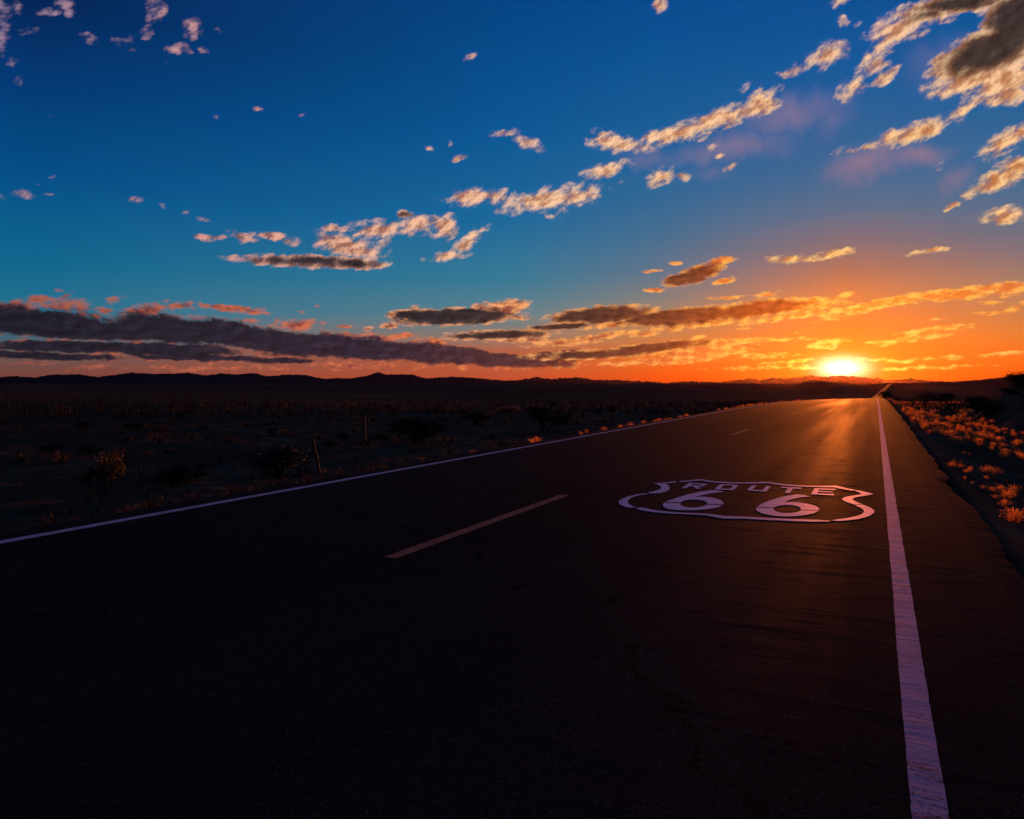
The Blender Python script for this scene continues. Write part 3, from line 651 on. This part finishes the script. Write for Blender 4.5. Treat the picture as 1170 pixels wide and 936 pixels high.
SHIELD = [[(-2.474, 9.076), (-2.432, 9.147), (-2.385, 9.17), (-2.319, 9.091), (-2.247, 8.935), (-2.191, 8.766), (-2.16, 8.582), (-2.164, 8.431), (-2.182, 8.339), (-2.233, 8.273), (-2.286, 8.227), (-2.327, 8.31), (-2.293, 8.389),
 (-2.275, 8.505), (-2.271, 8.615), (-2.29, 8.741), (-2.336, 8.88), (-2.401, 9.002)],
 [(-2.301, 8.219), (-2.348, 8.186), (-2.387, 8.106), (-2.424, 7.999), (-2.446, 7.871), (-2.449, 7.71), (-2.431, 7.546), (-2.385, 7.411), (-2.329, 7.311), (-2.259, 7.23), (-2.198, 7.204), (-2.157, 7.256), (-2.219, 7.315),
 (-2.282, 7.419), (-2.33, 7.533), (-2.365, 7.668), (-2.385, 7.815), (-2.376, 7.944), (-2.351, 8.054), (-2.312, 8.133)],
 [(-2.142, 7.183), (-2.107, 7.264), (-2.033, 7.221), (-1.944, 7.163), (-1.854, 7.138), (-1.771, 7.134), (-1.667, 7.14), (-1.568, 7.159), (-1.437, 7.186), (-1.342, 7.161), (-1.259, 7.13), (-1.093, 7.184), (-0.935, 7.199),
 (-0.8, 7.224), (-0.677, 7.244), (-0.477, 7.302), (-0.354, 7.309), (-0.358, 7.262), (-0.519, 7.183), (-0.668, 7.142), (-0.92, 7.091), (-1.077, 7.075), (-1.146, 7.041), (-1.247, 6.999), (-1.33, 7.04), (-1.43, 7.096),
 (-1.551, 7.08), (-1.65, 7.068), (-1.749, 7.048), (-1.842, 7.047), (-1.938, 7.052), (-2.034, 7.096)],
 [(-0.349, 7.325), (-0.287, 7.335), (-0.21, 7.405), (-0.123, 7.528), (-0.075, 7.626), (-0.036, 7.75), (-0.008, 7.878), (0.005, 8.002), (-0.002, 8.128), (-0.026, 8.242), (-0.062, 8.338), (-0.105, 8.424), (-0.184, 8.385),
 (-0.143, 8.281), (-0.109, 8.178), (-0.088, 8.056), (-0.086, 7.943), (-0.103, 7.81), (-0.127, 7.719), (-0.166, 7.63), (-0.233, 7.501), (-0.291, 7.426)],
 [(-0.113, 8.471), (-0.155, 8.571), (-0.191, 8.668), (-0.211, 8.776), (-0.195, 8.906), (-0.151, 9.003), (-0.099, 9.097), (-0.004, 9.292), (-0.047, 9.373), (-0.097, 9.452), (-0.161, 9.538), (-0.231, 9.526),
 (-0.191, 9.449), (-0.152, 9.363), (-0.125, 9.233), (-0.172, 9.13), (-0.23, 9.033), (-0.281, 8.93), (-0.306, 8.823), (-0.309, 8.71), (-0.289, 8.629), (-0.254, 8.54), (-0.194, 8.414)],
 [(-2.385, 9.17), (-2.326, 9.299), (-2.276, 9.426), (-2.25, 9.336), (-2.304, 9.209), (-2.359, 9.083)],
 [(-2.233, 9.447), (-2.132, 9.575), (-2.062, 9.715), (-1.999, 9.746), (-1.919, 9.652), (-1.773, 9.595), (-1.601, 9.628), (-1.476, 9.664), (-1.345, 9.766), (-1.28, 9.823), (-1.197, 9.851), (-1.102, 9.772),
 (-1.011, 9.718), (-0.912, 9.695), (-0.748, 9.703), (-0.575, 9.764), (-0.419, 9.864), (-0.349, 9.759), (-0.279, 9.645), (-0.161, 9.528), (-0.226, 9.475), (-0.289, 9.53), (-0.369, 9.613), (-0.438, 9.692), (-0.568, 9.64),
 (-0.739, 9.591), (-0.915, 9.586), (-1.014, 9.609), (-1.102, 9.65), (-1.196, 9.726), (-1.263, 9.693), (-1.329, 9.649), (-1.458, 9.549), (-1.584, 9.524), (-1.754, 9.491), (-1.912, 9.54), (-1.984, 9.634), (-2.032, 9.61),
 (-2.111, 9.481), (-2.208, 9.357)]]
SIX_A = [[(-1.979, 7.723), (-1.947, 7.946), (-1.923, 8.117), (-1.895, 8.277), (-1.853, 8.449), (-1.803, 8.597), (-1.759, 8.714), (-1.71, 8.813), (-1.625, 8.801), (-1.55, 8.721), (-1.6, 8.665), (-1.659, 8.554), (-1.718, 8.384),
 (-1.751, 8.289), (-1.764, 8.214), (-1.726, 8.233), (-1.663, 8.245), (-1.596, 8.23), (-1.543, 8.19), (-1.498, 8.129), (-1.456, 8.059), (-1.427, 7.975), (-1.409, 7.897), (-1.401, 7.816), (-1.55, 7.776), (-1.571, 7.861),
 (-1.609, 7.948), (-1.654, 7.998), (-1.706, 8.018), (-1.745, 8.008), (-1.779, 7.973), (-1.807, 7.923), (-1.822, 7.853), (-1.822, 7.764)],
 [(-1.973, 7.664), (-1.965, 7.582), (-1.942, 7.484), (-1.909, 7.393), (-1.86, 7.321), (-1.808, 7.284), (-1.747, 7.275), (-1.69, 7.287), (-1.637, 7.313), (-1.586, 7.346), (-1.536, 7.386), (-1.488, 7.44), (-1.446, 7.524),
 (-1.414, 7.603), (-1.399, 7.7), (-1.398, 7.758), (-1.544, 7.729), (-1.549, 7.651), (-1.568, 7.568), (-1.598, 7.513), (-1.63, 7.482), (-1.674, 7.476), (-1.722, 7.501), (-1.769, 7.56), (-1.801, 7.636), (-1.813, 7.708)]]
SIX_B = [[(-1.062, 7.816), (-1.044, 8.032), (-1.017, 8.193), (-0.987, 8.342), (-0.941, 8.522), (-0.888, 8.672), (-0.832, 8.797), (-0.772, 8.896), (-0.7, 8.862), (-0.629, 8.77), (-0.683, 8.733), (-0.733, 8.662), (-0.777, 8.546),
 (-0.814, 8.418), (-0.838, 8.299), (-0.851, 8.222), (-0.822, 8.262), (-0.778, 8.293), (-0.731, 8.298), (-0.683, 8.287), (-0.633, 8.25), (-0.589, 8.204), (-0.545, 8.142), (-0.511, 8.061), (-0.491, 7.967),
 (-0.486, 7.884), (-0.647, 7.813), (-0.658, 7.909), (-0.681, 7.994), (-0.714, 8.051), (-0.757, 8.08), (-0.803, 8.074), (-0.84, 8.04), (-0.873, 7.973), (-0.897, 7.896), (-0.907, 7.843)],
 [(-1.062, 7.759), (-1.053, 7.669), (-1.035, 7.585), (-1.006, 7.508), (-0.966, 7.439), (-0.916, 7.391), (-0.859, 7.362), (-0.804, 7.353), (-0.757, 7.362), (-0.712, 7.384), (-0.663, 7.422), (-0.615, 7.481),
 (-0.568, 7.554), (-0.527, 7.646), (-0.499, 7.756), (-0.487, 7.845), (-0.646, 7.767), (-0.655, 7.702), (-0.677, 7.639), (-0.71, 7.586), (-0.75, 7.552), (-0.793, 7.545), (-0.834, 7.57), (-0.869, 7.635), (-0.891, 7.709),
 (-0.902, 7.797)]]
LETTER_BOX = {'E': [(-0.64, 8.971), (-0.403, 8.997), (-0.405, 9.55), (-0.639, 9.503)],
 'O': [(-1.694, 8.887), (-1.482, 8.914), (-1.492, 9.399), (-1.712, 9.387)],
 'R': [(-2.064, 8.817), (-1.852, 8.865), (-1.862, 9.339), (-2.086, 9.316)],
 'T': [(-1.003, 8.967), (-0.779, 8.943), (-0.778, 9.48), (-1.009, 9.459)],
 'U': [(-1.342, 8.972), (-1.119, 8.952), (-1.128, 9.447), (-1.344, 9.435)]}
def painted(name, polys, parent, mat):
    """flat paint outlines a few millimetres thick on the asphalt"""
    bm = bmesh.new()
    for poly in polys:
        vs = [bm.verts.new((x - SHX, y - SHY, road_surface(x, y) + 0.0018)) for x, y in poly]
        f = bm.faces.new(vs)
        f.normal_update()
        if f.normal.z < 0: f.normal_flip()
        lo = [bm.verts.new((v.co.x, v.co.y, v.co.z - 0.002)) for v in vs]
        for i in range(len(vs)):
            j = (i + 1) % len(vs)
            bm.faces.new((vs[i], lo[i], lo[j], vs[j]))
    bmesh.ops.triangulate(bm, faces=[f for f in bm.faces if len(f.verts) > 4])
    bmesh.ops.recalc_face_normals(bm, faces=bm.faces)
    for f in bm.faces:
        if abs(f.normal.z) > 0.9 and f.normal.z < 0: f.normal_flip()
    me = bpy.data.meshes.new(name); bm.to_mesh(me); bm.free()
    return link(name, me, mat, parent)
SHX, SHY = -1.2, 8.6
shield = tag(empty('route_shield', (SHX, SHY, 0.0)), 'white painted highway shield with ROUTE 66 lettering on the right lane', 'road marking')
painted('shield_outline', SHIELD, shield, M_SHIELD)
GLYPH = {   # strokes in a unit box (x right, y away from the viewer); bars thick in y, posts thick in x
 'R': [[(0, 0), (.24, 0), (.24, 1), (0, 1)], [(.24, .82), (.86, .82), (1, .86), (.93, 1), (.24, 1)], [(.78, .52), (1, .58), (1, .86), (.86, .82), (.78, .8)], [(.24, .38), (.9, .38), (1, .58), (.78, .55), (.24, .55)], [(.52, .38), (.76, .38), (1.02, 0), (.74, 0)]],
 'O': [[(0, .12), (.1, 0), (.24, .18), (.24, .82), (.1, 1), (0, .88)], [(.1, 1), (.24, .82), (.76, .82), (.9, 1)], [(.9, 1), (.76, .82), (.76, .18), (.9, 0), (1, .12), (1, .88)], [(.9, 0), (.76, .18), (.24, .18), (.1, 0)]],
 'U': [[(0, .12), (.1, 0), (.24, .2), (.24, 1), (0, 1)], [(.1, 0), (.9, 0), (.76, .2), (.24, .2)], [(.9, 0), (1, .12), (1, 1), (.76, 1), (.76, .2)]],
 'T': [[(0, .8), (1, .8), (1, 1), (0, 1)], [(.38, 0), (.62, 0), (.62, .79), (.38, .79)]],
 'E': [[(0, 0), (.24, 0), (.24, 1), (0, 1)], [(.245, .82), (1, .82), (1, 1), (.245, 1)], [(.245, .42), (.9, .42), (.9, .58), (.245, .58)], [(.245, 0), (1, 0), (1, .18), (.245, .18)]],
}
for ch in 'ROUTE':
    bl, br, tr, tl = [Vector(q) for q in LETTER_BOX[ch]]
    polys = []
    for st in GLYPH[ch]:
        polys.append([tuple((bl.lerp(br, a)).lerp(tl.lerp(tr, a), b)) for a, b in st])
    painted('letter', polys, shield, M_SHIELD)
painted('digit', SIX_A, shield, M_SHIELD)
painted('digit', SIX_B, shield, M_SHIELD)

# ------------------------------------------------------------------ plants
def tuft_mesh(seed, n=70, h=1.0, spread=0.55, heads=22):
    """a bunch of dry desert blades with small seed heads; unit height"""
    r = random.Random(seed)
    v = []; f = []
    for k in range(n):
        a = r.uniform(0, 2 * math.pi); lean = r.uniform(0.05, 1.0) * spread
        b0 = Vector((math.cos(a), math.sin(a), 0)) * r.uniform(0, 0.12)
        out = Vector((math.cos(a + r.uniform(-.5, .5)), math.sin(a + r.uniform(-.5, .5)), 0))
        hh = h * r.uniform(0.45, 1.0) * (1 - 0.35 * lean)
        side = Vector((-out.y, out.x, 0)) * r.uniform(0.007, 0.018)
        p1 = b0 + out * lean * 0.45 + Vector((0, 0, hh * 0.6)); p2 = b0 + out * lean + Vector((0, 0, hh))
        i = len(v)
        v += [tuple(b0 - side), tuple(b0 + side), tuple(p1 + side * .8), tuple(p1 - side * .8), tuple(p2)]
        f += [(i, i + 1, i + 2, i + 3), (i + 3, i + 2, i + 4)]
        if k < heads or r.random() < 0.25:
            for q in range(r.randint(2, 4)):
                cpt = p2.lerp(p1, r.uniform(-.1, .5)); s = r.uniform(0.015, 0.045)
                d1 = Vector((r.uniform(-1, 1), r.uniform(-1, 1), r.uniform(-.6, 1))).normalized() * s
                d2 = d1.cross(Vector((r.uniform(-1, 1), r.uniform(-1, 1), r.uniform(-1, 1)))).normalized() * s * .6
                i = len(v)
                v += [tuple(cpt - d1), tuple(cpt + d2), tuple(cpt + d1), tuple(cpt - d2)]
                f.append((i, i + 1, i + 2, i + 3))
    return pydata('tuft', v, f)

def tube(v, f, pts, r0, r1, n=5):
    b = len(v)
    for k, p in enumerate(pts):
        rr = r0 + (r1 - r0) * k / (len(pts) - 1)
        d = (Vector(pts[min(k + 1, len(pts) - 1)]) - Vector(pts[max(k - 1, 0)])).normalized()
        s = d.orthogonal().normalized(); t = d.cross(s)
        for q in range(n):
            a = 2 * math.pi * q / n
            v.append(tuple(Vector(p) + s * rr * math.cos(a) + t * rr * math.sin(a)))
    for k in range(len(pts) - 1):
        for q in range(n):
            f.append((b + k * n + q, b + k * n + (q + 1) % n, b + (k + 1) * n + (q + 1) % n, b + (k + 1) * n + q))
    f.append(tuple(b + q for q in range(n))[::-1]); f.append(tuple(b + (len(pts) - 1) * n + q for q in range(n)))

def bush_meshes(seed, leaves=1500, wide=1.15, leaf=0.035, nst=14):
    """twigs fanning from the base and leaves clustered along their ends; unit height"""
    r = random.Random(seed)
    sv = []; sf = []; lv = []; lf = []
    tips = []
    for k in range(nst):
        a = 2 * math.pi * (k + r.random() * .7) / nst; lean = r.uniform(.15, 1.0)
        L = r.uniform(.65, 1.0)
        top = Vector((math.cos(a) * lean * wide * .62, math.sin(a) * lean * wide * .62, L * (1 - .42 * lean * lean)))
        midp = Vector((top.x * .38, top.y * .38, top.z * .52)) + Vector((r.uniform(-.04, .04), r.uniform(-.04, .04), 0))
        tube(sv, sf, [(0.02 * math.cos(a), 0.02 * math.sin(a), -.03), tuple(midp), tuple(top)], .016, .004)
        tips.append((midp, top, .15))
        for q in range(4):
            st = midp.lerp(top, r.uniform(.1, .8))
            en = st + Vector((r.uniform(-.26, .26), r.uniform(-.26, .26), r.uniform(.02, .26)))
            tube(sv, sf, [tuple(st), tuple(en)], .006, .002, 3)
            tips.append((st, en, .11))
    for k in range(leaves):
        p0, p1, sp_ = r.choice(tips)
        c = p0.lerp(p1, r.uniform(.25, 1.05)) + Vector((r.gauss(0, 1), r.gauss(0, 1), r.gauss(0, .8))) * sp_ * .55
        if c.z < .03: c.z = .03 + r.random() * .1
        s = leaf * r.uniform(.6, 1.5)
        d1 = Vector((r.uniform(-1, 1), r.uniform(-1, 1), r.uniform(-1, 1))).normalized() * s
        d2 = d1.orthogonal().normalized() * s * .55
        i = len(lv)
        lv += [tuple(c - d1), tuple(c + d2), tuple(c + d1), tuple(c - d2)]
        lf.append((i, i + 1, i + 2, i + 3))
    return pydata('stems', sv, sf), pydata('foliage', lv, lf)

TUFTS = [tuft_mesh(100 + k, n=95 + 12 * k, spread=(.40 + .12 * k), heads=60) for k in range(5)]
for me in TUFTS: me.materials.append(M_STRAW)
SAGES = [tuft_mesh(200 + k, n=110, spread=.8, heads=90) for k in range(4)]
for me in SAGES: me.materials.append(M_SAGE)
BUSHES = [bush_meshes(300 + k, 2600, 1.0 + .18 * k, .03) for k in range(5)]
for st_, fo_ in BUSHES:
    st_.materials.append(M_STEM); fo_.materials.append(M_CREO)

def in_view(x, y, margin=0.06):
    f = Vector((-math.sin(R(26.0636)), math.cos(R(26.0636)))); r = Vector((f.y, -f.x))
    d = x * f.x + y * f.y; s = x * r.x + y * r.y
    return d > 1 and abs(s / d) < 585.0 / 850.0 + margin

def single(name, me, x, y, h, w, rot, label, cat, group, sink=0.02):
    o = bpy.data.objects.new(name, me)
    C.objects.link(o)
    o.location = (x, y, ground_at(x, y) - sink)
    o.scale = (w, w, h); o.rotation_euler = (0, 0, rot)
    return tag(o, label, cat, group)

def bush(name, k, x, y, h, w, label, group=None, lean=0.0):
    t = tag(empty(name, (x, y, ground_at(x, y) - 0.03)), label, 'bush', group)
    t.rotation_euler = (lean, 0, RNG.uniform(0, 6.28)); t.scale = (w, w, h)
    st_, fo_ = BUSHES[k % len(BUSHES)]
    for nm, me in (('stems', st_), ('foliage', fo_)):
        o = bpy.data.objects.new(nm, me); C.objects.link(o); o.parent = t
    return t

# dry tufts on the gravel right of the road, lit through by the sun
V_LABEL = 'small golden dry tuft on the gravel verge right of the road, backlit by the sun'
V_GROUP = 'backlit tufts on the right verge'
spots = []
tries = 0
while len(spots) < 1500 and tries < 90000:
    tries += 1
    y = 7 + 103 * RNG.random() ** 1.5; x = float(road_x(y)) + RNG.uniform(1.15, 5.6 if y < 47 else 10.0)
    if not in_view(x, y): continue
    dr = x - RX1
    c = fbm(x * 1.0, y * .5, 0.55, 3)
    if dr < 0.35 and RNG.random() < .6: continue
    if c < (0.02 if y < 22 else -.22) + RNG.uniform(-.22, .22): continue
    if dr > 3.2 + .5 * math.sin(y * .21) and y < 48 and RNG.random() < .8: continue
    h = (.05 + .17 * RNG.random() ** 1.5) * (1.25 if y > 25 else 0.95)
    if any((x - a) ** 2 + (y - b) ** 2 < (.22 * (q + h)) ** 2 for a, b, q in spots): continue
    spots.append((x, y, h))
spots.sort(key=lambda q: -q[2] / math.hypot(q[0], q[1]))
for x, y, h in spots[:290]:
    single('dry_tuft', RNG.choice(TUFTS), x, y, h, h * RNG.uniform(.8, 1.2), RNG.uniform(0, 6.28), V_LABEL, 'dry tuft', V_GROUP)

def scatter_stuff(name, pts, meshes, mat, label, cat):
    """many copies of small plants merged into one object"""
    vs = []; fs = []; b = 0
    pre = []
    for me in meshes:
        co = np.empty(len(me.vertices) * 3); me.vertices.foreach_get('co', co)
        pre.append((co.reshape(-1, 3), [tuple(p.vertices) for p in me.polygons]))
    for x, y, h, w in pts:
        co, fa = pre[RNG.randrange(len(pre))]
        a = RNG.uniform(0, 6.28); ca, sa = math.cos(a), math.sin(a)
        q = np.column_stack(((co[:, 0] * ca - co[:, 1] * sa) * w + x, (co[:, 0] * sa + co[:, 1] * ca) * w + y, co[:, 2] * h + ground_at(x, y) - .02))
        vs.append(q); fs += [tuple(i + b for i in t) for t in fa]; b += len(co)
    me = pydata(name, np.concatenate(vs).tolist(), fs)
    return tag(link(name, me, mat), label, cat, kind='stuff')
small_tufts = [tuft_mesh(400 + k, n=26, spread=.6, heads=14) for k in range(4)]
scatter_stuff('dry_grass', [(x, y, h, h) for x, y, h in spots[290:]], small_tufts, M_STRAW, 'low golden dry growth spread over the far right verge', 'dry grass')

# tufts along the left edge of the asphalt
E_LABEL = 'pale dry tuft on the dirt edge beyond the far left white line'
E_GROUP = 'dry tufts along the left road edge'
n = 0
while n < 130:
    y = 4 + 80 * RNG.random() ** 1.3; x = RX0 - RNG.uniform(.15, 1.3) - (RNG.random() ** 3) * 1.5
    if not in_view(x, y) or fbm(x, y, .3, 2) < -.12: n += 0.2; continue
    h = RNG.uniform(.07, .17) * (1 + .014 * y)
    single('grass_tuft', RNG.choice(TUFTS if y > 16 + RNG.uniform(-5, 8) else SAGES), x, y, h, h * RNG.uniform(.8, 1.3), RNG.uniform(0, 6.28), E_LABEL, 'grass tuft', E_GROUP)  # nearer dry tufts take the darker leaf colour, painting in their shade
    n += 1

# grey scrub over the flat left of the road
S_LABEL = 'low grey green scrub plant on the dark flat left of the road'
S_GROUP = 'low scrub on the left flat'
n = 0
guard = 0
while n < 296 and guard < 30000:
    guard += 1
    dd = 9 + 60 * RNG.random() ** 0.8; aa = RNG.uniform(-62, -8)
    x, y = math.sin(R(aa)) * dd, math.cos(R(aa)) * dd
    if x > RX0 - 1.6 or not in_view(x, y): continue
    if fbm(x, y, .12, 3) < -.05 + RNG.uniform(-.2, .2): continue
    h = RNG.uniform(.15, .45)
    single('scrub_plant', RNG.choice(SAGES), x, y, h, h * RNG.uniform(1.0, 1.6), RNG.uniform(0, 6.28), S_LABEL, 'scrub plant', S_GROUP)
    n += 1
pts = []
guard = 0
low_sage = [tuft_mesh(500 + k, n=22, spread=.9, heads=22) for k in range(4)]
while len(pts) < 2600 and guard < 60000:
    guard += 1
    dd = 55 + 520 * RNG.random() ** 1.6; aa = RNG.uniform(-64, 12)
    x, y = math.sin(R(aa)) * dd, math.cos(R(aa)) * dd
    u = x - float(road_x(y))
    if RX0 - 2 < u < RX1 + 1.2 or not in_view(x, y): continue
    h = RNG.uniform(.4, .95)
    pts.append((x, y, h, h * RNG.uniform(1.0, 1.7)))
scatter_stuff('desert_scrub', pts, low_sage, M_CREO, 'dark far scrub covering the plain below the mountains', 'scrub')

# low ground cover between them
pts = []
guard = 0
while len(pts) < 3000 and guard < 60000:
    guard += 1
    dd = 8 + 60 * RNG.random(); aa = RNG.uniform(-64, -8)
    x, y = math.sin(R(aa)) * dd, math.cos(R(aa)) * dd
    if x > RX0 - 1.2 or not in_view(x, y) or fbm(x, y, .2, 3) < -.1 + RNG.uniform(-.2, .2): continue
    h = RNG.uniform(.06, .22)
    pts.append((x, y, h, h * RNG.uniform(1.2, 2.6)))
scatter_stuff('ground_cover', pts, low_sage, M_SAGE, 'sparse grey ground cover on the dark flat left of the road', 'ground cover')
pts = []
while len(pts) < 700:
    y = 6 + 40 * RNG.random() ** 1.3; x = RX1 + RNG.uniform(.25, 4.0)
    h = RNG.uniform(.04, .14)
    pts.append((x, y, h, h * RNG.uniform(1.0, 2.0)))
scatter_stuff('ground_cover', pts, low_sage, M_SAGE, 'dark low growth between the tufts on the right verge', 'ground cover')
# loose stones along both edges of the asphalt
def stone_mesh(seed):
    r = random.Random(seed); bm = bmesh.new()
    bmesh.ops.create_icosphere(bm, subdivisions=1, radius=1.0)
    for v in bm.verts: v.co *= r.uniform(.7, 1.15); v.co.z *= .65
    me = bpy.data.meshes.new('stone'); bm.to_mesh(me); bm.free()
    return me
pts = []
while len(pts) < 3200:
    y = 1.5 + 30 * RNG.random() ** 1.8
    if RNG.random() < .65: x = RX1 + RNG.uniform(.04, .9) ** 1.0
    else: x = RX0 - RNG.uniform(.04, .9)
    h = RNG.uniform(.006, .022) * (1.6 if RNG.random() < .06 else 1)
    pts.append((x, y, h, h))
scatter_stuff('gravel', pts, [stone_mesh(k) for k in range(5)], M_STONE, 'loose gravel lying along the asphalt edges', 'gravel')

# larger dark bushes, each one its own
bush('desert_bush', 0, -11.44, 12.03, 0.82, 1.26, 'big round dark bush beside the leaning post left of the road')
bush('desert_bush', 1, -12.48, 10.28, 0.49, 0.86, 'dark low bush with flat top left of the big round bush')
bush('desert_bush', 2, -13.35, 9.43, 0.78, 0.62, 'tall leafy open bush standing alone near the left edge of the picture')
bush('desert_bush', 3, -13.04, 29.71, 1.15, 1.28, 'dense dark bush close to the left white line before the lit tufts')
bush('desert_bush', 4, -14.61, 22.29, 1.06, 1.45, 'wide dark bush behind the far white line right of the thin post')
bush('desert_bush', 0, -23.52, 14.79, 0.33, 0.76, 'small dark bush far out on the flat at the left edge')
bush('desert_bush', 1, -21.91, 14.93, 0.27, 0.57, 'flat dark bush out on the pale flat, left of the two round ones')
bush('desert_bush', 2, -23.48, 17.38, 0.37, 0.44, 'small round dark bush on the pale flat above the flat bush')
bush('desert_bush', 3, -33.21, 22.43, 0.49, 0.65, 'little dark bush at the back of the pale flat, far left')
bush('desert_bush', 4, -31.65, 23.91, 0.42, 0.73, 'dark bush at the back of the pale flat, second from the left')
bush('desert_bush', 0, -29.40, 23.60, 0.36, 0.64, 'low dark bush at the back of the pale flat, third from the left')
bush('desert_bush', 1, -22.67, 23.56, 0.37, 0.47, 'small dark bush directly above the big round bush')
bush('desert_bush', 2, -16.24, 19.50, 0.32, 0.37, 'small dark bush right of the leaning post')
bush('desert_bush', 3, -18.30, 22.54, 0.30, 0.32, 'tiny dark bush between the leaning post and the thin post')
bush('desert_bush', 4, -16.64, 22.88, 0.30, 0.58, 'low dark bush at the foot of the thin post')
bush('desert_bush', 0, -18.79, 34.23, 0.74, 1.47, 'dark spreading bush behind the roadside, middle of the left flat')
bush('desert_bush', 2, -23.49, 47.31, 0.75, 1.49, 'dark bush far off, left of the dense bush by the line')
bush('desert_bush', 1, -18.99, 57.24, 0.70, 1.46, 'dark bush behind the lit tufts on the left roadside')
bush('desert_bush', 2, 5.04, 94.97, 1.27, 1.88, 'rim lit bush right of the road near the crest')
bush('desert_bush', 3, 6.39, 87.91, 1.25, 1.58, 'dark bush at the end of the earth bank')
bush('desert_bush', 4, 1.10, 103.57, 1.09, 1.05, 'small lit bush at the right pavement edge on the crest')
bush('desert_bush', 1, -10.07, 68.90, 0.70, 1.37, 'round golden bush at the left pavement edge near the crest')
BANK_GROUP = 'dark bushes on the earth bank'
BANK_LABEL = 'dark bush growing on the earth bank at the right edge of the picture'
for k in range(36):
    y = 10 + 37 * (k + RNG.random()) / 36
    x = RX1 + RNG.uniform(3.7, 7.5)
    h = RNG.uniform(.5, 1.0)
    bush('bank_bush', k, x, y, h, h * RNG.uniform(1.0, 1.5), BANK_LABEL, BANK_GROUP)


# ------------------------------------------------------------------ posts
def post(name, x, y, h, r0, bend, mat, label, cat, cap=False):
    z = ground_at(x, y)
    v = []; f = []
    k = 7
    pts = [(bend[0] * (i / k) ** 1.2 + .012 * math.sin(i * 2.1), bend[1] * (i / k) ** 1.2, -.12 + (h + .12) * i / k) for i in range(k + 1)]
    tube(v, f, pts, r0, r0 * .72, 8)
    t = tag(empty(name, (x, y, z)), label, cat)
    link('shaft', pydata('shaft', v, f, False), mat, t)
    return t, pts[-1]
post('leaning_post', -10.89, 12.72, 0.73, 0.032, (-0.138, -0.067), M_WOOD, 'dark leaning wooden post beside the big round bush', 'post')
post('fence_post', -17.20, 22.61, 0.92, 0.050, (-0.030, -0.014), M_WOOD, 'dark upright post alone on the flat right of the leaning post', 'post')
post('marker_post', -12.53, 82.07, 1.03, 0.030, (-0.084, -0.041), M_METAL, 'thin pale marker post beyond the left road edge near the crest', 'post')
